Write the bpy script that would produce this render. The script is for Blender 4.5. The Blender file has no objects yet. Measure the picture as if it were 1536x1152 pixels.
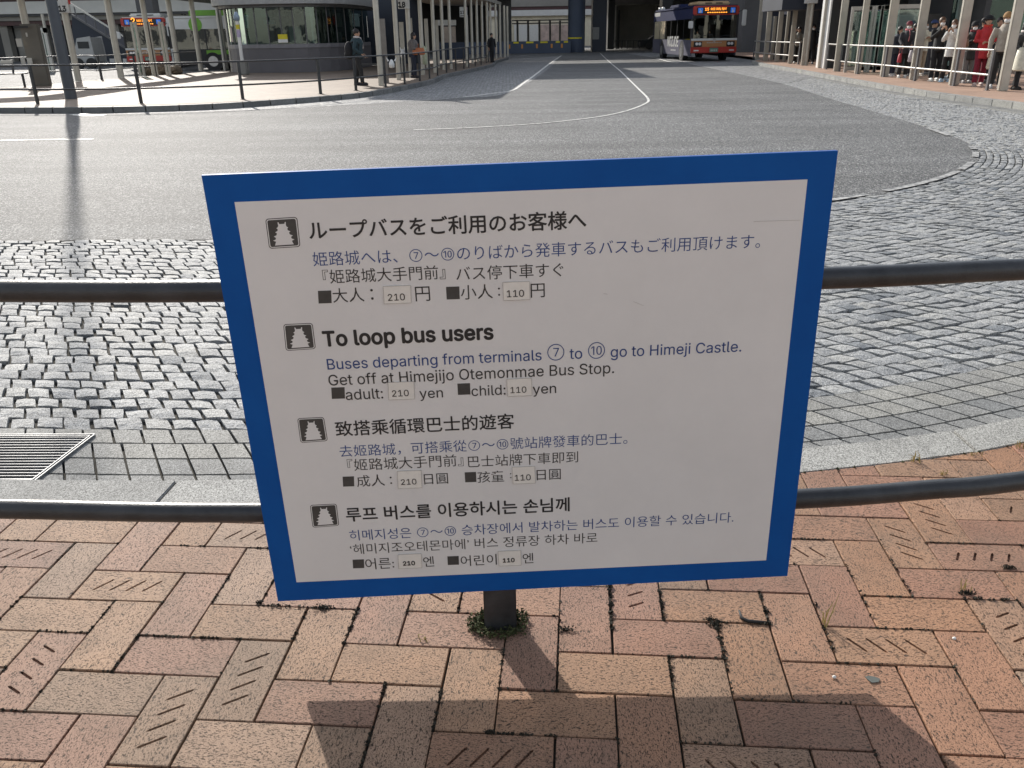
import bpy, bmesh, math, random, json
from mathutils import Vector, Matrix
random.seed(7)
PI = math.pi
S = bpy.context.scene
COL = S.collection

# ------------------------------------------------------------------ camera
H = 1.40                                    # lens height above the near pavement
FPX = 1250.88                               # focal length in photograph pixels (1536 wide)
PITCH, ROLL = 0.396024085, 0.016786802
RD = -0.15                                  # road level below the pavements
cF = Vector((0, math.cos(PITCH), -math.sin(PITCH)))
cU = Vector((0, math.sin(PITCH), math.cos(PITCH)))
cR = Vector((1, 0, 0))
cam_d = bpy.data.cameras.new('camera')
cam = bpy.data.objects.new('camera', cam_d); COL.objects.link(cam)
cam_d.sensor_width = 36.0
cam_d.lens = 36.0 * FPX / 1536.0
cam_d.clip_start = 0.05; cam_d.clip_end = 2000
cr, sr = math.cos(ROLL), math.sin(ROLL)
Rw = cR * cr - cU * (sr); Uw = cU * cr + cR * sr
# image right / up axes of the rolled camera
ax_r = (cR * cr + cU * -sr); ax_u = (cU * cr + cR * sr)
m = Matrix((ax_r, ax_u, -cF)).transposed().to_4x4()
m.translation = Vector((0, 0, H))
cam.matrix_world = m
S.camera = cam

# ------------------------------------------------------------------ sky, sun, exposure
SUN_EL, SUN_AZ = 26.3, -25.7                # degrees; azimuth measured from +Y towards +X
sun_dir = Vector((math.sin(math.radians(SUN_AZ)) * math.cos(math.radians(SUN_EL)),
                  math.cos(math.radians(SUN_AZ)) * math.cos(math.radians(SUN_EL)),
                  math.sin(math.radians(SUN_EL))))
W = bpy.data.worlds.new("World"); S.world = W; W.use_nodes = True
nt = W.node_tree; nt.nodes.clear()
sky = nt.nodes.new('ShaderNodeTexSky'); sky.sky_type = 'NISHITA'; sky.sun_disc = False
sky.sun_elevation = math.radians(SUN_EL); sky.sun_rotation = math.radians(SUN_AZ)
sky.air_density = 1.0; sky.dust_density = 0.7; sky.ozone_density = 1.0
bg = nt.nodes.new('ShaderNodeBackground'); bg.inputs['Strength'].default_value = 0.14
wo = nt.nodes.new('ShaderNodeOutputWorld')
hs = nt.nodes.new('ShaderNodeHueSaturation'); hs.inputs['Saturation'].default_value = .5      # thin winter haze
nt.links.new(sky.outputs[0], hs.inputs['Color']); nt.links.new(hs.outputs[0], bg.inputs[0]); nt.links.new(bg.outputs[0], wo.inputs[0])
sl = bpy.data.lights.new('sun', 'SUN'); sl.energy = 3.3; sl.angle = math.radians(0.53); sl.color = (1.0, 0.965, 0.915)
so = bpy.data.objects.new('sun', sl); COL.objects.link(so)
so.rotation_euler = sun_dir.to_track_quat('Z', 'Y').to_euler(); so.location = (0, 0, 30)
S.view_settings.view_transform = 'Standard'; S.view_settings.look = 'None'
S.view_settings.exposure = 0.8; S.view_settings.gamma = 1.0
S.view_settings.use_curve_mapping = False
S.view_settings.use_white_balance = True
S.view_settings.white_balance_temperature = 6750
S.view_settings.white_balance_tint = 10
S.render.engine = 'CYCLES'
S.cycles.max_bounces = 8; S.cycles.transparent_max_bounces = 24

# ------------------------------------------------------------------ helpers
def ray(px, py):
    a, b = px - 768.0, py - 576.0
    X = cr * a - sr * b; Y = sr * a + cr * b
    return cF + cR * (X / FPX) - cU * (Y / FPX)
def at(px, py, z=0.0):
    d = ray(px, py); t = (z - H) / d.z
    return Vector((d.x * t, d.y * t, z))
def aty(px, py, yy):
    d = ray(px, py); t = yy / d.y
    return Vector((d.x * t, yy, H + d.z * t))
def proj(p):
    v = Vector(p) - Vector((0, 0, H)); z = v.dot(cF)
    if z < 0.05: return (-9999, -9999)
    X = FPX * v.dot(cR) / z; Y = -FPX * v.dot(cU) / z
    return (768 + cr * X + sr * Y, 576 - sr * X + cr * Y)

def tag(o, label=None, cat=None, group=None, kind=None):
    if label: o['label'] = label
    if cat: o['category'] = cat
    if group: o['group'] = group
    if kind: o['kind'] = kind
    return o
def empty(name, loc, label=None, cat=None, group=None, rz=0.0):
    o = bpy.data.objects.new(name, None); COL.objects.link(o)
    o.location = loc; o.rotation_euler = (0, 0, rz); o.empty_display_size = 0.1
    return tag(o, label, cat, group)
def root_offset(p):
    v = Vector((0, 0, 0))
    while p is not None:
        v = v + Vector(p.location); p = p.parent
    return v

class MB:
    def __init__(s): s.v = []; s.f = []; s.mi = []; s.cur = 0
    def add(s, vs, fs):
        b = len(s.v); s.v += [tuple(v) for v in vs]
        s.f += [tuple(b + i for i in f) for f in fs]; s.mi += [s.cur] * len(fs); return s
    def box(s, c, d, rz=0.0, rx=0.0):
        hx, hy, hz = d[0] / 2, d[1] / 2, d[2] / 2
        M = Matrix.Rotation(rz, 3, 'Z') @ Matrix.Rotation(rx, 3, 'X'); c = Vector(c)
        vs = [c + M @ Vector((x * hx, y * hy, z * hz)) for z in (-1, 1) for y in (-1, 1) for x in (-1, 1)]
        return s.add(vs, [(0, 2, 3, 1), (4, 5, 7, 6), (0, 1, 5, 4), (2, 6, 7, 3), (0, 4, 6, 2), (1, 3, 7, 5)])
    def bar(s, p0, p1, w, t):
        p0, p1 = Vector(p0), Vector(p1); d = (p1 - p0).normalized()
        up = Vector((0, 0, 1)) if abs(d.z) < .9 else Vector((0, 1, 0))
        a = d.cross(up).normalized() * w / 2; b = a.cross(d).normalized() * t / 2
        vs = [p + x * a + y * b for p in (p0, p1) for y in (-1, 1) for x in (-1, 1)]
        return s.add(vs, [(0, 2, 3, 1), (4, 5, 7, 6), (0, 1, 5, 4), (2, 6, 7, 3), (0, 4, 6, 2), (1, 3, 7, 5)])
    def tube(s, path, r, n=10, caps=True):
        path = [Vector(p) for p in path]; k = len(path)
        rr = r if isinstance(r, (list, tuple)) else [r] * k
        vs = []; ref = None
        for i, p in enumerate(path):
            d = (path[min(i + 1, k - 1)] - path[max(i - 1, 0)]).normalized()
            if ref is None:
                ref = Vector((0, 0, 1)) if abs(d.z) < .9 else Vector((1, 0, 0))
            a = d.cross(ref)
            if a.length < 1e-4: a = d.cross(Vector((0, 1, 0)))
            a.normalize(); b = d.cross(a).normalized(); ref = a.cross(d) if False else ref
            q = rr[i]; qa, qb = q if isinstance(q, (list, tuple)) else (q, q)
            for j in range(n):
                t = 2 * PI * j / n; vs.append(p + a * math.cos(t) * qa + b * math.sin(t) * qb)
        fs = [(i * n + j, i * n + (j + 1) % n, (i + 1) * n + (j + 1) % n, (i + 1) * n + j) for i in range(k - 1) for j in range(n)]
        if caps: fs += [tuple(reversed(range(n))), tuple((k - 1) * n + j for j in range(n))]
        return s.add(vs, fs)
    def prism(s, pts, z0, z1):
        n = len(pts)
        vs = [(p[0], p[1], z0) for p in pts] + [(p[0], p[1], z1) for p in pts]
        fs = [tuple(reversed(range(n))), tuple(range(n, 2 * n))] + [(i, (i + 1) % n, n + (i + 1) % n, n + i) for i in range(n)]
        return s.add(vs, fs)
    def quad(s, a, b, c, d): return s.add([a, b, c, d], [(0, 1, 2, 3)])
    def ball(s, c, r, n=10, m_=7, zmin=-1.0):
        c = Vector(c); rx, ry, rz = r if isinstance(r, (list, tuple)) else (r, r, r)
        vs = []
        for i in range(m_ + 1):
            ph = -PI / 2 + PI * i / m_
            z = max(math.sin(ph), zmin)
            for j in range(n):
                t = 2 * PI * j / n
                vs.append(c + Vector((rx * math.cos(ph) * math.cos(t), ry * math.cos(ph) * math.sin(t), rz * z)))
        fs = [(i * n + j, i * n + (j + 1) % n, (i + 1) * n + (j + 1) % n, (i + 1) * n + j) for i in range(m_) for j in range(n)]
        return s.add(vs, fs)
    def build(s, name, mats, parent=None, smooth=False, world=True, label=None, cat=None, group=None, kind=None, bevel=0):
        me = bpy.data.meshes.new(name)
        off = root_offset(parent) if (world and parent is not None) else Vector((0, 0, 0))
        me.from_pydata([(v[0] - off.x, v[1] - off.y, v[2] - off.z) for v in s.v], [], s.f)
        if not isinstance(mats, (list, tuple)): mats = [mats]
        for q in mats: me.materials.append(q)
        if len(mats) > 1: me.polygons.foreach_set('material_index', s.mi)
        if bevel:
            bm = bmesh.new(); bm.from_mesh(me)
            bmesh.ops.remove_doubles(bm, verts=bm.verts, dist=1e-5)
            es = [e for e in bm.edges if len(e.link_faces) == 2 and e.calc_face_angle(0) > .5]
            bmesh.ops.bevel(bm, geom=es, offset=bevel, segments=2, affect='EDGES', clamp_overlap=True)
            bm.to_mesh(me); bm.free()
        bm = bmesh.new(); bm.from_mesh(me); bmesh.ops.recalc_face_normals(bm, faces=bm.faces); bm.to_mesh(me); bm.free()
        if smooth:
            me.polygons.foreach_set('use_smooth', [True] * len(me.polygons))
            if smooth == 'auto':
                try: me.set_sharp_from_angle(angle=math.radians(40))
                except Exception: pass
        me.update()
        o = bpy.data.objects.new(name, me); COL.objects.link(o)
        if parent is not None: o.parent = parent
        return tag(o, label, cat, group, kind)

def copy_tree(o, parent=None):
    c = o.copy(); COL.objects.link(c); c.parent = parent
    for ch in list(o.children): copy_tree(ch, c)
    return c

# ------------------------------------------------------------------ materials
def newmat(name):
    mt = bpy.data.materials.new(name); mt.use_nodes = True
    n = mt.node_tree.nodes; n.clear()
    out = n.new('ShaderNodeOutputMaterial'); b = n.new('ShaderNodeBsdfPrincipled')
    mt.node_tree.links.new(b.outputs[0], out.inputs[0])
    return mt, n, mt.node_tree.links, b, out
def coords(n, l, kind='Object', scale=(1, 1, 1)):
    tc = n.new('ShaderNodeTexCoord'); mp = n.new('ShaderNodeMapping'); mp.inputs['Scale'].default_value = scale
    if kind == 'World':
        g = n.new('ShaderNodeNewGeometry'); l.new(g.outputs['Position'], mp.inputs[0])
    else: l.new(tc.outputs[kind], mp.inputs[0])
    return mp.outputs[0]
def noise(n, l, co, sc, det=4, rough=.6):
    t = n.new('ShaderNodeTexNoise'); t.inputs['Scale'].default_value = sc; t.inputs['Detail'].default_value = det
    t.inputs['Roughness'].default_value = rough; l.new(co, t.inputs['Vector']); return t.outputs['Fac']
def ramp(n, l, fac, stops):
    r = n.new('ShaderNodeValToRGB'); e = r.color_ramp.elements
    while len(e) < len(stops): e.new(.5)
    for i, (p, c) in enumerate(stops):
        e[i].position = p; e[i].color = (c, c, c, 1) if not isinstance(c, (tuple, list)) else (*c, 1)
    l.new(fac, r.inputs[0]); return r.outputs[0]
def mixc(n, l, fac, a, b, mode='MIX'):
    mx = n.new('ShaderNodeMix'); mx.data_type = 'RGBA'; mx.blend_type = mode
    for sck, v in ((mx.inputs[0], fac), (mx.inputs[6], a), (mx.inputs[7], b)):
        if hasattr(v, 'links') or hasattr(v, 'is_linked'): l.new(v, sck)
        elif isinstance(v, (int, float)): sck.default_value = v
        else: sck.default_value = (*v, 1)
    return mx.outputs[2]
def bump(n, l, b, h, strength, dist=.01, prev=None):
    bp = n.new('ShaderNodeBump'); bp.inputs['Strength'].default_value = strength; bp.inputs['Distance'].default_value = dist
    l.new(h, bp.inputs['Height'])
    if prev is not None: l.new(prev, bp.inputs['Normal'])
    l.new(bp.outputs[0], b.inputs['Normal']); return bp.outputs[0]
_mc = {}
def P(name, col, rough=.6, metal=0.0, var=.12, scale=6.0, bs=0.0, bscale=60.0, spec=.5, emit=0, coat=0.0, kind='World'):
    if name in _mc: return _mc[name]
    mt, n, l, b, out = newmat(name)
    co = coords(n, l, kind)
    nf = noise(n, l, co, scale, 5)
    lo = tuple(c * (1 - var) for c in col); hi = tuple(min(1, c * (1 + var)) for c in col)
    c = ramp(n, l, nf, [(.3, lo), (.7, hi)])
    l.new(c, b.inputs['Base Color'])
    b.inputs['Roughness'].default_value = rough; b.inputs['Metallic'].default_value = metal
    rr = n.new('ShaderNodeMapRange'); l.new(nf, rr.inputs[0]); rr.inputs[3].default_value = max(0, rough - .08); rr.inputs[4].default_value = min(1, rough + .08)
    l.new(rr.outputs[0], b.inputs['Roughness'])
    b.inputs['Specular IOR Level'].default_value = spec
    if coat: b.inputs['Coat Weight'].default_value = coat
    if emit:
        b.inputs['Emission Color'].default_value = (*col, 1); b.inputs['Emission Strength'].default_value = emit
    if bs: bump(n, l, b, noise(n, l, co, bscale, 3), bs)
    _mc[name] = mt; return mt
def glass(name, tint=(.75, .85, .82), fac=.35, rough=.02, gl=(.9, .95, .95)):
    if name in _mc: return _mc[name]
    mt = bpy.data.materials.new(name); mt.use_nodes = True; n = mt.node_tree.nodes; l = mt.node_tree.links; n.clear()
    out = n.new('ShaderNodeOutputMaterial'); tr = n.new('ShaderNodeBsdfTransparent'); tr.inputs[0].default_value = (*tint, 1)
    g = n.new('ShaderNodeBsdfGlossy'); g.inputs['Roughness'].default_value = rough; g.inputs[0].default_value = (*gl, 1)
    co = coords(n, l, 'World'); nf = noise(n, l, co, .9, 3)
    bp = n.new('ShaderNodeBump'); bp.inputs['Strength'].default_value = .06; bp.inputs['Distance'].default_value = .05; l.new(nf, bp.inputs['Height']); l.new(bp.outputs[0], g.inputs['Normal'])
    fr = n.new('ShaderNodeFresnel'); fr.inputs['IOR'].default_value = 1.5
    ad = n.new('ShaderNodeMath'); ad.operation = 'ADD'; ad.use_clamp = True; l.new(fr.outputs[0], ad.inputs[0]); ad.inputs[1].default_value = fac
    mx = n.new('ShaderNodeMixShader'); l.new(ad.outputs[0], mx.inputs[0]); l.new(tr.outputs[0], mx.inputs[1]); l.new(g.outputs[0], mx.inputs[2])
    l.new(mx.outputs[0], out.inputs[0]); _mc[name] = mt; return mt

def mat_brick():
    mt, n, l, b, out = newmat('clay_brick')
    oi = n.new('ShaderNodeObjectInfo')
    tc = n.new('ShaderNodeTexCoord')
    ad = n.new('ShaderNodeVectorMath'); ad.operation = 'ADD'
    rn = n.new('ShaderNodeVectorMath'); rn.operation = 'SCALE'; rn.inputs[0].default_value = (37, 19, 11); l.new(oi.outputs['Random'], rn.inputs['Scale'])
    l.new(tc.outputs['Object'], ad.inputs[0]); l.new(rn.outputs[0], ad.inputs[1])
    def mp(sx, sy, sz):
        q = n.new('ShaderNodeMapping'); q.inputs['Scale'].default_value = (sx, sy, sz); l.new(ad.outputs[0], q.inputs[0]); return q.outputs[0]
    big = noise(n, l, mp(1, 1, 1), 7, 5)
    fine = noise(n, l, mp(1, 1.2, 1), 300, 3, .85)
    base = mixc(n, l, 1.0, oi.outputs['Color'], ramp(n, l, big, [(.25, (.74, .72, .70)), (.5, (.95, .95, .95)), (.75, (1.05, 1.02, .98))]), 'MULTIPLY')
    base = mixc(n, l, 1.0, base, ramp(n, l, fine, [(.3, .48), (.48, .93), (.7, 1.2)]), 'MULTIPLY')
    # wire-cut pits, drawn out along the brick
    pit = noise(n, l, mp(1, 1.9, 1), 165, 4, .6)
    pitm = ramp(n, l, pit, [(.57, 0.0), (.615, .9)])
    pit2 = noise(n, l, mp(1, 2.2, 1), 85, 4, .62)
    pm2 = ramp(n, l, pit2, [(.605, 0.0), (.64, 1.0)])
    mxm = n.new('ShaderNodeMath'); mxm.operation = 'MAXIMUM'; l.new(pitm, mxm.inputs[0]); l.new(pm2, mxm.inputs[1])
    base = mixc(n, l, mxm.outputs[0], base, (.055, .034, .022))
    # grime, greyer towards some corners
    gr = noise(n, l, coords(n, l, 'World'), 2.3, 6, .65)
    base = mixc(n, l, ramp(n, l, gr, [(.46, 0.0), (.72, .42)]), base, (.17, .13, .095))
    sp = n.new('ShaderNodeTexVoronoi'); sp.inputs['Scale'].default_value = 90; l.new(mp(1, 1, 1), sp.inputs['Vector'])
    l.new(base, b.inputs['Base Color'])
    b.inputs['Roughness'].default_value = .72; b.inputs['Specular IOR Level'].default_value = .35
    inv = n.new('ShaderNodeMath'); inv.operation = 'SUBTRACT'; inv.inputs[0].default_value = 1; l.new(mxm.outputs[0], inv.inputs[1])
    nn = bump(n, l, b, inv.outputs[0], .8, .0024)
    nn = bump(n, l, b, fine, .8, .0016, nn)
    bump(n, l, b, big, .3, .006, nn)
    return mt
def mat_granite(name, col, sc=180, bs=.5, rough=.5, big=.0, obj=True, dark=.35):
    mt, n, l, b, out = newmat(name)
    co = coords(n, l, 'World')
    v = n.new('ShaderNodeTexVoronoi'); v.inputs['Scale'].default_value = sc; l.new(co, v.inputs['Vector'])
    bw = n.new('ShaderNodeRGBToBW'); l.new(v.outputs['Color'], bw.inputs[0])
    c = ramp(n, l, bw.outputs[0], [(.2, tuple(x * dark for x in col)), (.4, tuple(x * .8 for x in col)), (.62, col), (.85, tuple(min(.9, x * 1.5) for x in col))])
    lg = noise(n, l, co, 3.0, 6, .65)
    c = mixc(n, l, 1.0, c, ramp(n, l, lg, [(.3, .72), (.6, 1.0)]), 'MULTIPLY')
    if obj:
        oi = n.new('ShaderNodeAttribute'); oi.attribute_name = 'tone'
        c = mixc(n, l, 1.0, c, ramp(n, l, oi.outputs['Fac'], [(0, (.55, .58, .62)), (.25, (.82, .83, .85)), (.7, (1, 1, 1)), (1, (1.12, 1.1, 1.05))]), 'MULTIPLY')
    l.new(c, b.inputs['Base Color'])
    b.inputs['Roughness'].default_value = rough; b.inputs['Specular IOR Level'].default_value = .3
    nn = None
    if big:
        hb = noise(n, l, co, 34, 4, .6); nn = bump(n, l, b, hb, big, .012)
    bump(n, l, b, noise(n, l, co, 260, 3, .7), bs, .003, nn)
    return mt
def mat_asphalt():
    mt, n, l, b, out = newmat('asphalt')
    co = coords(n, l, 'World')
    v = n.new('ShaderNodeTexVoronoi'); v.inputs['Scale'].default_value = 95; l.new(co, v.inputs['Vector'])
    bw = n.new('ShaderNodeRGBToBW'); l.new(v.outputs['Color'], bw.inputs[0])
    c = ramp(n, l, bw.outputs[0], [(.2, (.03, .032, .033)), (.5, (.085, .088, .089)), (.72, (.17, .172, .169)), (.85, (.48, .475, .46))])
    lg = noise(n, l, co, .35, 6, .6)
    c = mixc(n, l, 1.0, c, ramp(n, l, lg, [(.3, .8), (.65, 1.12)]), 'MULTIPLY')
    # faint tyre-polished sweeps
    st = noise(n, l, coords(n, l, 'World', (.12, 1.6, 1)), .8, 4, .5)
    c = mixc(n, l, 1.0, c, ramp(n, l, st, [(.35, .80), (.65, 1.14)]), 'MULTIPLY')
    l.new(c, b.inputs['Base Color'])
    rg = ramp(n, l, v.outputs['Distance'], [(0, .56), (.6, .80)])
    l.new(rg, b.inputs['Roughness']); b.inputs['Specular IOR Level'].default_value = .34
    inv = ramp(n, l, v.outputs['Distance'], [(0, 1.0), (.55, 0.0)])
    nn = bump(n, l, b, inv, 1.0, .006)
    bump(n, l, b, noise(n, l, co, 38, 3, .7), .35, .01, nn)
    return mt
def mat_farbrick(name, c1, c2, mortar):
    mt, n, l, b, out = newmat(name)
    co = coords(n, l, 'World')
    t = n.new('ShaderNodeTexBrick'); t.inputs['Scale'].default_value = 1; l.new(co, t.inputs['Vector'])
    t.inputs['Brick Width'].default_value = .268; t.inputs['Row Height'].default_value = .134; t.inputs['Mortar Size'].default_value = .006
    t.inputs['Color1'].default_value = (*c1, 1); t.inputs['Color2'].default_value = (*c2, 1); t.inputs['Mortar'].default_value = (*mortar, 1)
    lg = noise(n, l, co, .9, 5)
    c = mixc(n, l, 1.0, t.outputs['Color'], ramp(n, l, lg, [(.3, .8), (.65, 1.05)]), 'MULTIPLY')
    l.new(c, b.inputs['Base Color']); b.inputs['Roughness'].default_value = .75
    bump(n, l, b, noise(n, l, co, 60, 3), .3, .01)
    return mt
def mat_farsett():
    mt, n, l, b, out = newmat('sett_paving_far')
    co = coords(n, l, 'World')
    t = n.new('ShaderNodeTexVoronoi'); t.inputs['Scale'].default_value = 8.0; t.inputs['Randomness'].default_value = .55; l.new(co, t.inputs['Vector'])
    e = n.new('ShaderNodeTexVoronoi'); e.feature = 'DISTANCE_TO_EDGE'; e.inputs['Scale'].default_value = 8.0; e.inputs['Randomness'].default_value = .55; l.new(co, e.inputs['Vector'])
    bw = n.new('ShaderNodeRGBToBW'); l.new(t.outputs['Color'], bw.inputs[0])
    c = ramp(n, l, bw.outputs[0], [(.2, (.20, .205, .21)), (.8, (.34, .34, .335))])
    c = mixc(n, l, ramp(n, l, e.outputs['Distance'], [(0, 1.0), (.10, 0.0)]), c, (.06, .058, .052))
    l.new(c, b.inputs['Base Color']); b.inputs['Roughness'].default_value = .7; b.inputs['Specular IOR Level'].default_value = .3
    bump(n, l, b, ramp(n, l, e.outputs['Distance'], [(0, 0.0), (.3, 1.0)]), .8, .02)
    return mt
def mat_paint(name='worn_white_paint', e0=.50, e1=.62, c0=(.72, .71, .66)):
    mt, n, l, b, out = newmat(name)
    co = coords(n, l, 'World')
    w = noise(n, l, co, 9, 6, .75)
    c = mixc(n, l, ramp(n, l, w, [(e0, 0.0), (e1, 1.0)]), c0, (.12, .12, .12))
    l.new(c, b.inputs['Base Color']); b.inputs['Roughness'].default_value = .6
    bump(n, l, b, noise(n, l, co, 90, 3, .7), .4, .004)
    return mt

BRICK = mat_brick()
SETT = mat_granite('rough_granite_sett', (.385, .39, .385), 260, .7, .72, .8)
SMOOTH = mat_granite('sawn_granite', (.31, .308, .29), 300, .3, .8, .12)
KERB = mat_granite('kerb_granite', (.36, .357, .335), 320, .25, .8, .05)
ASPH = mat_asphalt()
FARSETT = mat_farsett()
PAINT = mat_paint()
MORTAR = P('dark_joint_sand', (.045, .042, .034), .95, 0, .4, 30, .6, 200)
ISLAND = mat_farbrick('pale_block_paving', (.27, .20, .145), (.20, .15, .11), (.14, .11, .09))
RPAVE = mat_farbrick('terracotta_block_paving', (.42, .27, .19), (.36, .23, .165), (.2, .13, .1))
IRON = P('charcoal_paint', (.030, .032, .035), .38, .0, .45, 14, .12, 160, .5)
IRON2 = P('grey_paint', (.10, .10, .105), .45, .0, .15, 20)
GALV = P('pale_galvanised_steel', (.40, .395, .38), .35, .6, .1, 15)
BEIGE = P('beige_grey_metal', (.46, .43, .37), .42, .2, .1, 4)
DPOST = P('dark_slate_paint', (.055, .065, .08), .45, .0, .1, 4)
BLACK = P('black_rubber', (.02, .02, .02), .7, 0, .2, 10)

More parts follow.
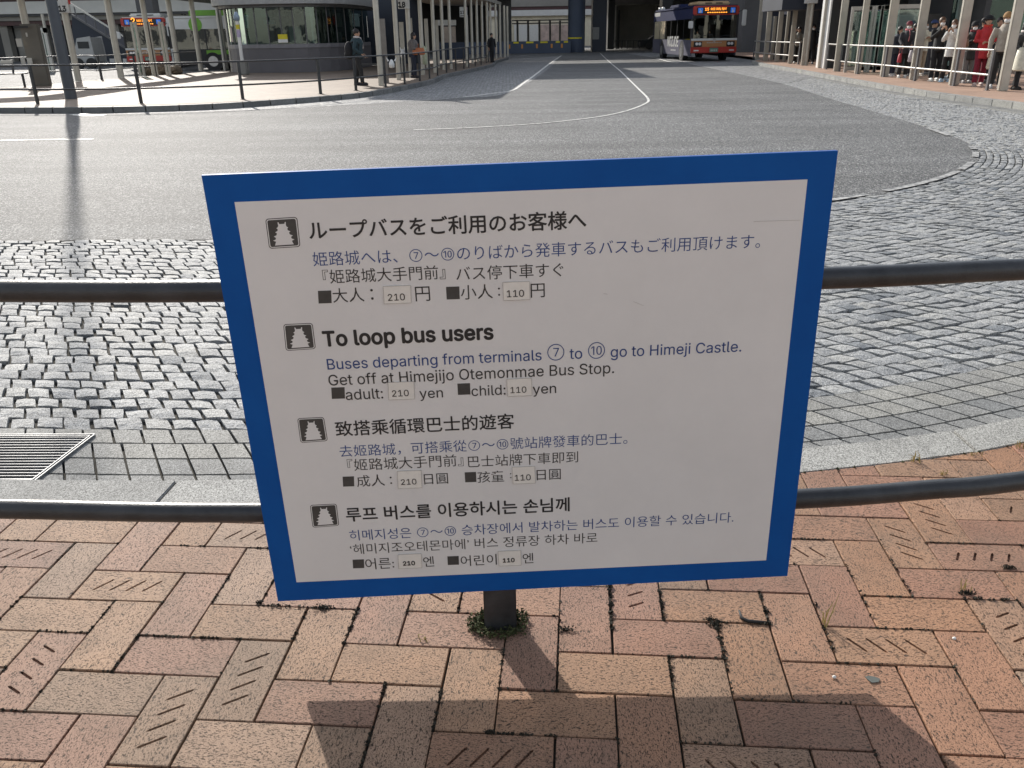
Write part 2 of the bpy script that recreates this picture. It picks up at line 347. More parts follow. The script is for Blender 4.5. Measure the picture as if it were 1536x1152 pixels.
# letter outlines: advance and closed outlines in 1/1000 em
GL = json.loads(r'''{".":[188,[[95,-4,83,-3,73,1,63,9,55,18,51,29,50,41,51,53,55,64,63,73,73,81,83,85,95,87,107,85,118,81,128,73,135,64,140,53,141,41,140,29,135,18,128,9,118,1,107,-3]]],"0":[453,[[227,-7,191,-3,158,7,130,24,105,48,85,77,69,113,57,155,50,202,48,254,50,306,57,353,69,395,85,431,106,461,130,484,159,502,191,512,227,516,262,512,295,502,323,484,348,461,368,431,384,395,396,353,403,306,405,254,403,202,396,155,384,113,368,77,348,48,323,24,295,7,263,-3],[227,50,250,52,271,60,290,74,306,92,320,116,330,144,338,176,342,213,344,254,342,295,338,332,330,365,320,393,306,416,290,435,271,449,250,457,227,460,203,457,182,449,163,435,147,416,134,393,123,365,115,332,111,295,109,254,111,213,115,176,123,144,134,116,147,92,163,74,182,60,203,52]]],"1":[453,[[76,0,76,55,391,55,391,0],[276,509,276,0,212,0,212,448,209,448,86,358,86,427,198,509]]],"2":[453,[[64,0,64,47,234,229,282,282,294,298,303,312,311,327,316,341,319,356,320,371,319,389,315,405,308,419,298,431,287,441,273,449,258,455,241,458,224,460,205,458,188,454,172,447,159,438,148,427,139,413,132,398,128,381,127,362,66,362,68,391,75,418,86,442,102,464,121,482,143,496,168,507,196,513,225,516,254,513,281,507,306,497,328,482,346,465,361,445,372,423,379,398,381,372,380,354,377,336,371,318,363,299,351,280,336,259,317,235,294,209,267,180,153,60,153,57,389,57,389,0]]],"3":[453,[[218,-7,188,-5,159,1,133,10,108,22,88,38,70,57,57,79,48,104,44,132,109,132,112,115,118,100,126,87,137,76,150,66,165,59,182,54,200,51,219,50,239,51,258,55,275,61,291,69,304,80,315,93,323,108,328,125,329,145,328,163,323,180,316,196,306,211,292,223,275,234,254,241,229,246,201,248,157,248,157,299,288,448,288,452,70,452,70,509,372,509,372,461,211,278,211,289,247,290,279,286,308,276,333,262,354,244,371,222,383,198,391,173,393,145,390,116,383,90,370,66,354,45,333,27,309,12,281,2,251,-5]]],"4":[453,[[40,105,40,158,247,509,311,509,109,166,109,163,413,163,413,105],[282,0,282,121,282,146,282,318,343,318,343,0]]],"5":[453,[[221,-7,192,-5,165,1,140,11,118,25,99,41,83,60,71,82,63,105,60,130,122,130,125,115,130,102,138,89,148,78,160,68,173,60,188,54,204,51,221,50,241,51,259,56,276,64,291,75,304,89,314,104,322,122,326,141,328,162,326,183,321,203,314,221,303,237,290,251,275,262,257,270,238,275,218,277,201,276,184,273,167,268,152,262,139,255,128,246,67,253,96,509,366,509,366,452,151,452,134,301,136,301,148,311,162,318,178,325,194,330,212,333,229,334,252,332,274,328,294,321,313,311,330,299,345,285,358,269,370,251,379,231,386,210,390,187,391,163,388,132,381,102,369,76,352,52,332,32,309,15,282,3,253,-4]]],"6":[453,[[226,-7,196,-4,168,3,142,15,119,31,100,51,84,74,73,101,66,130,64,162,65,187,71,212,80,239,93,268,112,302,137,340,252,509,322,509,151,261,145,261,165,288,196,307,208,311,221,313,235,314,265,312,291,305,316,295,337,280,355,262,370,240,380,215,387,187,389,157,387,127,379,98,368,73,352,50,333,30,310,14,284,3,257,-4],[226,48,245,50,263,55,279,63,293,73,304,86,314,101,322,119,326,137,327,157,326,178,322,196,314,213,304,228,293,241,279,251,263,259,245,264,226,265,207,264,190,259,174,252,160,241,148,229,138,214,131,197,126,179,125,158,126,138,131,119,138,102,148,86,160,73,174,63,190,55,207,50]]],"7":[453,[[97,0,323,448,323,452,62,452,62,509,391,509,391,449,165,0]]],"8":[453,[[226,-7,193,-5,163,1,136,11,111,25,91,42,74,62,62,84,54,109,52,135,53,156,58,176,65,195,75,212,87,228,101,241,117,252,134,260,153,265,153,267,129,276,109,289,93,308,80,330,73,354,70,380,73,405,79,429,90,450,106,469,124,485,146,498,170,508,197,514,226,516,255,514,282,508,306,498,328,485,346,469,361,450,373,429,379,405,382,380,379,354,372,330,359,308,343,289,323,276,300,267,300,265,319,260,335,252,351,241,365,228,377,212,387,195,395,176,399,156,401,135,398,109,391,84,378,62,362,42,341,25,317,11,289,1,259,-5],[226,49,248,50,267,54,285,60,300,69,313,79,323,91,331,106,335,121,337,139,335,157,330,173,322,189,312,202,298,213,283,223,265,230,247,234,226,235,206,234,187,230,169,223,154,213,140,202,130,189,122,173,117,157,115,139,117,121,121,106,129,91,139,79,152,69,167,60,185,54,205,50],[226,290,244,291,260,294,274,300,287,308,298,318,307,330,314,344,318,359,319,376,318,392,314,407,308,420,299,432,288,442,275,449,260,455,244,459,226,460,208,459,192,455,177,449,164,442,153,432,145,420,138,407,134,392,133,376,134,359,138,344,145,330,154,318,165,308,178,300,193,294,209,291]]],"9":[453,[[226,516,256,513,285,506,310,494,333,478,352,458,368,434,380,408,387,378,389,347,387,322,382,296,373,270,359,240,340,207,315,168,200,0,130,0,301,248,307,248,287,221,257,202,245,198,232,195,218,195,188,197,161,203,137,214,116,229,98,247,83,269,72,294,66,321,64,352,66,382,73,411,85,436,101,459,120,479,143,494,168,506,196,513],[226,460,207,459,190,454,174,446,160,435,148,423,138,407,131,390,127,372,125,352,127,331,131,313,138,295,148,280,160,268,174,257,190,250,207,245,226,243,245,245,263,249,279,257,293,267,305,280,314,295,322,312,326,330,327,350,326,371,322,390,314,407,305,422,293,435,279,446,263,454,245,459]]],":":[188,[[95,-4,83,-3,73,1,63,9,55,18,51,29,50,41,51,53,55,64,63,73,73,81,83,85,95,87,107,85,118,81,128,73,135,64,140,53,141,41,140,29,135,18,128,9,118,1,107,-3],[95,271,83,272,73,277,63,284,55,294,51,304,50,316,51,328,55,339,63,349,73,356,83,360,95,362,107,360,118,356,128,349,135,339,140,328,141,316,140,304,135,294,128,284,118,277,107,272]]],"A":[480,[[16,0,201,509,276,509,463,0,395,0,287,302,264,372,232,478,245,478,213,371,191,302,85,0],[110,142,110,199,370,199,370,142]]],"B":[456,[[60,0,60,509,241,509,274,507,304,501,329,491,350,477,367,461,381,442,390,421,396,398,398,374,397,353,393,336,387,320,378,307,368,295,356,286,343,278,329,272,315,267,315,262,331,260,347,254,363,245,378,234,391,220,402,203,411,184,416,161,418,136,416,111,410,88,400,67,386,48,368,31,344,18,317,8,284,2,247,0],[125,57,245,57,281,60,309,67,330,80,344,96,353,115,355,137,354,153,350,169,342,184,333,197,320,209,306,218,289,225,269,229,248,231,125,231],[125,285,238,285,256,287,273,290,288,296,302,304,314,314,323,326,330,340,335,355,336,372,333,393,326,412,313,429,294,442,270,449,240,452,125,452]]],"C":[510,[[267,-7,225,-3,186,7,150,25,119,49,92,79,70,115,53,157,44,203,40,254,44,305,53,352,70,393,92,429,119,459,150,484,186,501,225,512,267,516,293,514,317,511,340,504,362,496,383,485,402,471,419,456,435,438,448,418,459,397,467,373,473,348,408,348,404,365,397,380,389,395,380,407,369,418,357,428,344,437,330,444,315,449,300,453,284,455,267,456,237,453,209,445,184,432,161,414,141,391,125,364,113,332,106,295,103,254,106,213,113,177,125,145,141,117,161,94,184,76,210,63,237,56,267,53,284,54,300,56,315,60,330,65,344,72,357,81,369,90,380,102,389,114,397,128,404,144,408,160,473,160,467,135,459,112,448,91,435,71,420,53,402,38,383,24,363,13,341,5,317,-2,293,-6]]],"E":[419,[[60,0,60,509,372,509,372,452,125,452,125,286,355,286,355,229,125,229,125,57,375,57,375,0]]],"G":[520,[[269,-7,225,-3,185,7,149,25,118,49,91,79,69,116,53,157,43,203,40,254,43,305,53,352,69,393,91,429,117,459,149,484,184,501,223,512,265,516,291,514,316,510,340,504,363,494,384,483,403,469,421,453,436,436,449,416,460,395,468,373,474,349,408,349,402,365,395,379,387,393,378,406,368,417,356,427,344,436,330,443,315,448,300,453,283,455,265,456,236,453,209,445,183,432,160,414,141,392,125,364,113,332,106,295,103,254,106,213,113,177,125,145,141,117,161,95,184,76,210,63,238,56,269,53,296,55,322,61,345,71,365,85,382,102,396,123,407,147,413,173,415,202,434,199,283,199,283,256,478,256,478,200,475,160,466,124,451,91,431,62,406,38,377,19,344,5,308,-4]]],"H":[517,[[60,0,60,509,125,509,125,289,392,289,392,509,457,509,457,0,392,0,392,232,125,232,125,0]]],"J":[396,[[185,-7,143,-2,106,11,75,33,52,63,38,100,33,145,33,173,98,173,98,145,100,117,108,93,122,74,139,61,160,53,185,50,209,53,230,61,248,74,261,93,269,117,272,145,272,509,336,509,336,145,332,100,318,63,294,33,263,11,227,-2]]],"M":[628,[[60,0,60,509,152,509,277,187,287,159,299,123,311,84,322,49,307,49,318,83,330,121,342,158,352,187,476,509,568,509,568,0,504,0,504,291,504,327,505,369,506,413,507,457,513,457,498,409,482,363,467,322,456,291,342,0,286,0,170,291,159,321,145,361,129,408,112,457,119,457,120,416,121,372,122,328,122,291,122,0]]],"N":[523,[[60,0,60,509,136,509,343,183,363,151,388,107,414,55,405,54,401,108,399,157,399,195,399,509,463,509,463,0,387,0,202,290,177,331,148,381,108,452,119,454,122,384,124,328,125,291,125,0]]],"O":[533,[[267,-7,225,-3,186,7,150,25,119,49,92,79,70,115,53,157,44,203,40,254,44,305,53,352,70,393,92,429,119,459,150,484,186,501,225,512,267,516,309,512,348,501,384,484,415,459,442,429,464,393,480,352,490,305,493,254,490,203,480,157,464,115,442,79,415,49,384,25,348,7,309,-3],[267,53,296,55,324,63,349,76,372,94,392,116,408,144,420,176,428,213,430,254,428,295,420,332,408,365,392,392,372,415,349,433,324,446,296,453,267,456,237,453,210,445,184,433,161,415,142,392,125,364,113,332,106,295,103,254,106,213,113,176,125,144,142,117,161,94,184,76,210,63,237,55]]],"S":[447,[[224,-9,188,-7,156,-1,128,9,102,23,81,40,64,60,51,83,42,109,38,137,104,137,108,118,114,102,123,88,136,76,150,66,166,59,185,53,204,50,224,49,246,50,267,54,286,60,303,69,317,79,329,92,338,106,344,122,346,139,344,154,340,168,332,179,322,189,310,197,296,205,245,222,184,239,145,253,112,269,86,289,67,313,56,341,52,372,54,400,62,425,75,448,92,468,113,484,138,498,165,508,195,514,227,516,259,514,289,508,316,498,340,484,360,468,377,449,390,427,398,403,401,378,337,378,332,402,320,421,302,437,280,449,254,456,225,459,204,457,185,454,167,448,152,440,139,430,129,418,121,405,117,391,115,376,117,359,122,345,131,334,142,324,155,315,169,308,212,293,264,279,312,264,328,256,344,248,359,238,372,226,384,213,395,198,402,180,407,161,408,139,406,112,399,87,386,64,370,43,349,25,323,11,294,0,261,-7]]],"T":[449,[[32,452,32,509,417,509,417,452,257,452,257,0,193,0,193,452]]],"Z":[438,[[42,0,42,46,273,385,306,431,341,476,348,454,285,452,223,452,40,452,40,509,397,509,397,462,169,129,134,81,97,33,90,54,152,57,214,57,399,57,399,0]]],"a":[389,[[160,-9,137,-7,115,-3,94,5,76,15,60,29,48,45,38,63,32,84,30,108,32,128,36,146,43,161,53,174,64,184,78,193,92,200,108,206,125,211,178,220,234,227,265,235,276,255,276,257,275,272,272,285,267,297,260,307,251,315,240,322,227,327,212,330,196,331,178,330,163,327,149,322,118,301,100,274,41,291,51,313,64,331,79,346,95,358,114,368,133,375,153,380,173,383,194,384,239,379,255,375,271,369,286,360,300,350,312,336,322,320,330,301,335,278,337,251,337,0,277,0,277,52,272,52,252,25,242,16,229,8,215,1,199,-4,181,-7],[170,45,192,47,211,51,228,59,242,68,254,80,263,93,270,108,274,122,276,138,276,190,259,182,231,176,200,171,175,168,134,159,122,153,112,147,103,139,97,130,93,118,92,105,93,93,96,82,102,72,109,64,119,57,130,52,142,48,156,46]]],"b":[424,[[229,-8,208,-7,189,-3,172,4,159,12,147,21,138,31,118,59,112,59,112,0,53,0,53,509,114,509,114,319,118,319,137,346,147,355,158,364,171,373,188,379,207,383,229,384,259,382,287,374,313,361,335,342,354,320,370,293,381,261,388,227,390,189,388,151,381,116,370,84,355,57,336,34,313,16,288,3,260,-6],[220,47,242,49,262,55,279,66,294,80,306,97,316,117,323,139,327,163,328,189,327,215,323,239,316,261,307,281,295,298,280,311,262,322,243,328,220,330,198,328,178,322,161,312,147,299,134,282,125,263,118,241,114,216,113,189,114,162,118,138,125,115,135,95,147,78,162,65,179,55,198,49]]],"c":[396,[[207,-8,174,-5,144,3,117,16,93,35,72,58,56,85,44,116,37,150,34,187,37,225,44,260,56,291,72,318,93,341,117,360,144,374,174,382,207,384,226,384,243,381,260,377,276,371,291,364,305,356,318,346,330,335,340,322,349,308,356,293,362,277,303,262,290,289,270,311,242,325,207,330,184,328,163,321,145,310,130,296,118,278,108,258,102,236,98,212,96,187,98,163,102,139,108,117,118,97,130,80,145,66,163,55,184,49,207,46,243,52,271,66,292,89,304,117,363,102,357,86,350,70,341,56,331,43,319,32,306,21,292,12,277,5,261,-1,244,-5,226,-7]]],"d":[424,[[195,-8,165,-6,137,3,111,16,89,34,70,57,55,84,43,116,36,151,34,189,36,227,43,261,55,293,70,320,89,342,112,361,137,374,165,382,196,384,218,383,237,379,253,373,267,364,278,355,287,346,306,319,311,319,311,509,372,509,372,0,313,0,313,59,307,59,287,31,277,21,266,12,252,4,236,-3,217,-7],[205,47,226,49,246,55,263,65,278,78,290,95,299,115,306,138,310,162,312,189,310,216,306,241,300,263,290,282,278,299,263,312,246,322,227,328,205,330,182,328,162,322,145,311,130,298,118,281,108,261,102,239,98,215,96,189,98,163,102,139,109,117,118,97,130,80,145,66,162,55,182,49]]],"e":[404,[[212,-8,177,-5,145,3,117,16,92,35,72,58,56,85,44,116,37,150,34,187,36,224,44,258,55,290,71,317,91,340,115,359,142,373,172,382,205,384,226,383,246,380,266,374,285,366,303,355,319,341,334,324,347,305,357,282,365,256,370,227,371,194,371,169,75,169,75,221,338,221,310,202,308,226,304,248,298,269,288,286,277,301,263,314,246,323,227,328,205,330,183,328,164,323,146,313,131,301,119,286,109,270,102,251,97,231,96,211,96,178,98,151,102,127,110,106,121,88,135,73,151,61,169,53,190,48,212,46,227,47,241,49,254,53,265,58,276,65,285,73,294,82,300,93,306,105,365,91,358,72,348,55,335,39,320,26,302,14,283,4,261,-3,237,-7]]],"f":[254,[[228,379,228,327,6,327,6,379],[81,0,81,432,82,452,87,470,96,486,107,499,120,510,135,519,152,525,169,529,187,530,222,527,243,521,227,468,215,472,195,474,178,472,164,468,154,460,147,449,143,435,142,419,142,0]]],"g":[425,[[207,-151,180,-149,156,-146,134,-140,114,-132,97,-122,82,-110,70,-97,59,-84,51,-69,101,-41,122,-66,131,-74,142,-82,154,-88,169,-93,187,-96,207,-97,236,-95,261,-87,282,-75,298,-58,308,-34,311,-6,311,68,306,68,287,41,277,32,266,23,252,16,236,10,217,6,195,5,165,7,138,14,113,27,90,43,71,65,55,90,43,120,36,154,34,191,36,229,43,263,55,293,71,320,90,342,112,361,138,374,166,382,196,384,218,383,237,379,253,373,267,365,279,356,288,346,308,319,313,319,313,379,372,379,372,-9,370,-40,363,-67,350,-90,334,-109,314,-124,291,-136,265,-144,237,-149],[205,59,227,61,246,66,264,75,278,87,290,103,300,121,307,142,311,166,312,193,311,219,307,242,300,264,291,283,279,299,264,312,247,322,227,328,205,330,182,328,163,322,145,312,130,298,118,282,109,262,102,241,98,218,96,193,98,167,102,144,109,123,118,104,131,88,145,76,163,66,183,61]]],"h":[410,[[114,227,114,0,53,0,53,509,114,509,114,287,102,287,116,319,132,344,152,362,175,374,200,382,227,384,252,383,275,377,295,369,313,356,328,340,341,321,350,298,355,271,357,240,357,0,296,0,296,235,293,263,286,286,273,304,256,318,235,326,210,329,192,328,176,324,161,317,147,308,136,297,126,283,119,266,115,248]]],"i":[167,[[53,0,53,379,114,379,114,0],[84,443,73,444,63,448,54,455,47,463,43,472,41,483,43,494,47,504,54,512,63,518,73,522,84,524,95,522,105,518,114,512,121,504,125,494,126,483,125,472,121,463,114,455,105,448,95,444]]],"j":[167,[[53,379,114,379,114,-30,112,-52,108,-72,102,-90,92,-106,80,-119,65,-129,47,-137,27,-141,4,-143,-10,-143,-10,-87,2,-87,18,-85,31,-80,40,-72,47,-61,51,-46,53,-29],[83,443,72,444,62,448,53,455,47,463,42,472,41,483,42,494,47,504,53,512,62,518,72,522,83,524,95,522,105,518,114,512,120,504,125,494,126,483,125,472,120,463,114,455,105,448,95,444]]],"l":[189,[[139,-2,112,0,91,8,74,20,62,37,55,59,53,84,53,509,114,509,114,99,114,83,117,71,120,62,126,57,135,53,146,52,160,53,170,54,181,3,162,-1]]],"m":[610,[[53,0,53,379,112,379,112,295,108,295,114,314,122,331,132,346,144,358,158,368,172,376,187,382,203,385,219,386,245,383,268,375,287,361,303,342,314,320,321,295,312,295,318,312,326,329,337,343,350,356,364,366,381,375,398,381,417,385,437,386,458,385,478,380,497,372,514,361,529,346,541,328,550,307,555,283,557,255,557,0,496,0,496,254,493,279,485,298,473,313,456,323,438,329,419,330,402,329,387,326,374,320,363,312,353,302,345,290,340,277,336,263,335,247,335,0,274,0,274,260,272,280,265,297,253,311,238,322,220,328,199,330,185,329,171,326,158,320,145,312,135,302,126,289,119,274,115,257,114,238,114,0]]],"n":[410,[[114,227,114,0,53,0,53,379,112,379,112,287,102,287,116,319,132,344,152,362,175,374,200,382,227,384,252,383,275,377,295,369,313,356,328,340,341,321,350,298,355,271,357,240,357,0,296,0,296,235,293,263,286,286,273,304,256,318,235,326,210,329,192,328,176,324,161,317,147,308,136,297,126,283,119,266,115,248]]],"o":[415,[[207,-8,174,-5,144,3,117,16,93,35,72,58,56,85,44,116,37,150,34,187,37,225,44,260,56,291,72,318,93,341,117,360,144,374,174,382,207,384,241,382,271,374,299,360,323,341,343,318,359,291,371,260,379,225,381,187,379,150,371,116,359,85,343,58,323,35,299,16,271,3,241,-5],[207,46,231,49,252,55,270,66,285,80,298,97,307,117,314,139,318,163,319,187,318,212,314,236,307,258,298,278,285,296,270,310,252,321,231,328,207,330,184,328,163,321,145,310,130,296,118,278,108,258,102,236,98,212,96,187,98,163,102,139,108,117,118,97,130,80,145,66,163,55,184,49]]],"p":[424,[[53,-143,53,379,112,379,112,319,118,319,137,346,147,355,158,364,171,373,188,379,207,383,229,384,259,382,287,374,313,361,335,342,354,320,370,293,381,261,388,227,390,189,388,151,381,116,370,84,355,57,336,34,313,16,288,3,260,-6,229,-8,208,-7,189,-3,173,4,159,12,147,21,138,31,118,59,114,59,114,-143],[220,47,242,49,262,55,279,66,294,80,306,97,316,117,323,139,327,163,328,189,327,215,323,239,316,261,307,281,295,298,280,311,262,322,243,328,220,330,198,328,178,322,161,312,147,299,134,282,125,263,118,241,114,216,113,189,114,162,118,138,125,115,135,95,147,78,162,65,179,55,198,49]]],"r":[259,[[53,0,53,379,112,379,112,321,115,321,124,339,137,354,152,367,171,377,191,383,213,385,229,384,243,384,243,322,230,324,207,326,190,324,174,321,159,315,146,306,135,296,126,284,119,269,115,254,114,237,114,0]]],"s":[365,[[182,-8,157,-7,133,-3,112,3,93,12,76,24,62,38,50,54,41,73,36,94,94,107,101,87,111,72,124,60,141,52,160,47,181,45,206,47,227,53,244,62,258,74,265,88,268,103,266,115,262,126,254,136,243,144,229,150,212,155,149,170,118,180,92,192,72,208,58,227,50,249,47,274,49,295,55,314,65,332,79,347,95,360,115,370,137,378,161,383,187,384,212,383,234,379,254,372,271,363,286,352,299,339,309,324,318,308,324,290,268,277,262,291,254,304,243,316,228,325,210,331,187,333,166,331,147,326,131,317,119,305,111,292,109,277,110,264,115,253,124,243,136,235,152,229,172,223,229,209,261,200,287,187,306,171,320,153,328,131,331,107,329,85,323,65,312,47,298,31,281,18,260,6,236,-2,210,-7]]],"t":[227,[[204,379,204,327,6,327,6,379],[65,471,126,471,126,98,127,83,130,70,136,61,144,55,156,51,170,50,185,51,202,54,213,2,192,-3,168,-4,138,-1,113,7,92,21,77,41,68,64,65,93]]],"u":[410,[[182,-5,158,-3,135,2,115,11,97,23,82,39,69,59,60,82,54,109,53,139,53,379,114,379,114,144,116,117,124,94,137,75,154,61,175,53,200,50,218,51,234,55,249,62,263,71,274,83,283,97,290,113,295,132,296,153,296,379,357,379,357,0,298,0,298,92,307,92,294,60,277,35,257,17,234,5,209,-3]]],"y":[389,[[47,-139,61,-86,71,-87,104,-89,113,-86,122,-81,130,-74,138,-64,145,-51,151,-36,163,-1,17,379,84,379,165,155,187,87,206,21,184,21,202,87,224,155,305,379,371,379,204,-58,196,-77,187,-93,177,-107,165,-119,153,-128,139,-136,125,-141,109,-144,91,-145,65,-143]]]," ":[188,[]]}''')
# ================================================================== GROUND
def spline(pts, per=10):
    out = []; n = len(pts)
    for i in range(n - 1):
        p0 = pts[max(i - 1, 0)]; p1 = pts[i]; p2 = pts[i + 1]; p3 = pts[min(i + 2, n - 1)]
        for k in range(per):
            t = k / per
            out.append(tuple(.5 * ((2 * b) + (-a + c) * t + (2 * a - 5 * b + 4 * c - d) * t * t + (-a + 3 * b - 3 * c + d) * t ** 3) for a, b, c, d in zip(p0, p1, p2, p3)))
    out.append(tuple(pts[-1])); return out
def arclen(P_):
    L = [0.0]
    for a, b in zip(P_, P_[1:]): L.append(L[-1] + math.hypot(b[0] - a[0], b[1] - a[1]))
    return L
def along(P_, L, s):
    s = max(0, min(L[-1], s)); lo, hi = 0, len(L) - 1
    while hi - lo > 1:
        md = (lo + hi) // 2
        if L[md] <= s: lo = md
        else: hi = md
    t = (s - L[lo]) / max(1e-9, L[hi] - L[lo])
    return (P_[lo][0] + (P_[hi][0] - P_[lo][0]) * t, P_[lo][1] + (P_[hi][1] - P_[lo][1]) * t)
def offset(P_, d):
    out = []
    for i, p in enumerate(P_):
        a = P_[max(i - 1, 0)]; b = P_[min(i + 1, len(P_) - 1)]
        tx, ty = b[0] - a[0], b[1] - a[1]; q = math.hypot(tx, ty) or 1
        out.append((p[0] - ty / q * d, p[1] + tx / q * d))
    return out
def strip(name, A, B, za, zb, mt, **kw):
    mb = MB(); n = len(A)
    mb.add([(p[0], p[1], za) for p in A] + [(p[0], p[1], zb) for p in B], [(i, i + 1, n + i + 1, n + i) for i in range(n - 1)])
    return mb.build(name, mt, **kw)

# one sheet to the horizon
mb = MB(); mb.quad((-600, -300, RD), (600, -300, RD), (600, 900, RD), (-600, 900, RD))
ground = mb.build('ground', ASPH, kind='structure')
RS_ = RD + .020      # carriageway surface

PAIRS = [((-9, 4.4), (-9.6, 8.8)), ((-5, 3.15), (-5.2, 7.15)), ((-3, 2.70), (-3.1, 6.93)), ((-1.8, 2.57), (-1.9, 6.85)), ((-.9, 2.535), (-1, 6.85)),
         ((0, 2.58), (-.2, 6.95)), ((1.06, 2.70), (.5, 7.03)), ((1.98, 2.93), (1.1, 7.15)), ((3.5, 3.6), (2.2, 7.6)), ((5.5, 4.95), (3.6, 8.35)),
         ((7.5, 7.1), (4.85, 9.34)), ((9, 9.8), (5.9, 10.7)), ((9.9, 13), (6.6, 12.3)), ((10.2, 17), (7.05, 14.8)), ((10.1, 20.5), (7.45, 18.2)),
         ((10.35, 25), (7.9, 22)), ((11, 31.5), (8.6, 27.5)), ((11.4, 35.3), (9.0, 34)), ((12.4, 45), (9.4, 43.3)), ((14.2, 52), (9.7, 50)), ((14.6, 75), (9.9, 75))]
KC = spline([p[0] for p in PAIRS]); AC = spline([p[1] for p in PAIRS])
KL = arclen(KC)

# ---- sett paving: bed, real setts in curved courses
i_far = next(i for i, p in enumerate(KC) if p[1] > 31 and i > 60)
bed = strip('sett_paving', KC[:i_far + 1], AC[:i_far + 1], RD + .004, RD + .004, MORTAR, kind='structure')
strip('far_sett_paving', KC[i_far:], AC[i_far:], RD + .022, RD + .022, FARSETT, kind='structure')
NROW = 38
DR = [at(0, 655, RD), at(140, 668, RD), at(72, 722, RD), at(-60, 716, RD)]
def in_drain(x, y): return x < -1.85 and 2.70 < y < 3.16 and x > -2.75
def row_curve(f): return [(a[0] + (b[0] - a[0]) * f, a[1] + (b[1] - a[1]) * f) for a, b in zip(KC[:i_far + 1], AC[:i_far + 1])]
def rowf(j):     # three sawn courses then rough ones
    w = [.131] * 5 + [(4.25 - .655) / (NROW - 5)] * (NROW - 5)
    return sum(w[:j]) / 4.25
_asph = None
rows = [row_curve(rowf(j)) for j in range(NROW + 1)]
rlen = [arclen(r) for r in rows]
setts = []
rnd = random.Random(11)
for j in range(NROW):
    A_, B_ = rows[j], rows[j + 1]; LA, LB = rlen[j], rlen[j + 1]
    s = (j % 2) * .062 + rnd.uniform(0, .03); tot = LA[-1]
    smooth = j < 5
    while s < tot - .15:
        ln = (.128 if smooth else .118 * rnd.uniform(.91, 1.10))
        u0, u1 = s / tot, (s + ln) / tot; s += ln
        g = (.011 if smooth else .0155) / 2
        q = [Vector(along(A_, LA, u0 * LA[-1])), Vector(along(A_, LA, u1 * LA[-1])), Vector(along(B_, LB, u1 * LB[-1])), Vector(along(B_, LB, u0 * LB[-1]))]
        c = sum(q, Vector((0, 0))) / 4
        if in_drain(c.x, c.y): continue
        sx = (q[1] - q[0]).length; sy = (q[3] - q[0]).length
        jt = .0015 if smooth else .0038
        q = [c + (p - c) * (1 - 2 * g / min(sx, sy)) + Vector((rnd.uniform(-jt, jt), rnd.uniform(-jt, jt))) for p in q]
        if not smooth and rnd.random() < .3: q = [c + (p - c) * rnd.uniform(.95, 1.0) for p in q]
        setts.append((c.x, c.y, q, j, rnd.random()))
def sett_geo(q, j, rv, r_):
    smooth = j < 5
    zt = RD + (.026 if smooth else .027 + r_.uniform(-.004, .005)); tl = 0 if smooth else .004
    tx, ty = r_.uniform(-tl, tl), r_.uniform(-tl, tl)
    vs = []; 
    for v in (0, .5, 1):
        for u in (0, .5, 1):
            a = q[0].lerp(q[1], u); b = q[3].lerp(q[2], u); p = a.lerp(b, v)
            e = (u != .5) + (v != .5)
            if smooth: dz = -.001 * (e == 2)
            else: dz = -(.003 * (e == 1) + .006 * (e == 2)) + r_.uniform(-.002, .002); p = p + Vector((r_.uniform(-.0025, .0025), r_.uniform(-.0025, .0025))) * (e > 0)
            vs.append((p.x, p.y, zt + dz + tx * (u - .5) * 2 + ty * (v - .5) * 2))
    ring = [0, 1, 2, 5, 8, 7, 6, 3]
    for k in ring: vs.append((vs[k][0], vs[k][1], RD - .03))
    fs = [(0, 1, 4, 3), (1, 2, 5, 4), (3, 4, 7, 6), (4, 5, 8, 7)]
    fs += [(ring[(k + 1) % 8], ring[k], 9 + k, 9 + (k + 1) % 8) for k in range(8)]
    return vs, fs
def score(s):
    px, py = proj((s[0], s[1], RD))
    if not (-30 < px < 1566 and 0 < py < 1170): return 1e9
    if 300 < px < 1250 and 240 < py < 900 and 320 + (py - 263) * .17 < px < 1240 - (py - 226) * .11: return 1e9
    return s[0] ** 2 + s[1] ** 2
order = sorted(range(len(setts)), key=lambda i: score(setts[i]))
front = set(order[:300])
def tone_attr(me, vals, dom='POINT'):
    at_ = me.attributes.new('tone', 'FLOAT', dom); at_.data.foreach_set('value', vals)
def tone_val(j, rv): return (.55 + .35 * rv if j > 2 else .1 + .3 * rv) if j < 5 else (.02 if rv < .06 else .3 + .6 * rv)
for rough_ in (False, True):
    mb = MB(); tv = []
    for i, s in enumerate(setts):
        if i in front or (s[3] >= 5) != rough_: continue
        vs, fs = sett_geo(s[2], s[3], s[4], rnd); mb.add(vs, fs); tv += [tone_val(s[3], s[4])] * len(vs)
    o = mb.build('sett', SETT if rough_ else SMOOTH, bed, kind='stuff'); tone_attr(o.data, tv)
for i in sorted(front):
    s = setts[i]; vs, fs = sett_geo(s[2], s[3], s[4], rnd)
    mb = MB(); mb.add([(v[0] - s[0], v[1] - s[1], v[2]) for v in vs], fs)
    o = mb.build('sett', SETT if s[3] >= 5 else SMOOTH, bed, world=False); o.location = (s[0], s[1], 0)
    tone_attr(o.data, [tone_val(s[3], s[4])] * len(vs))

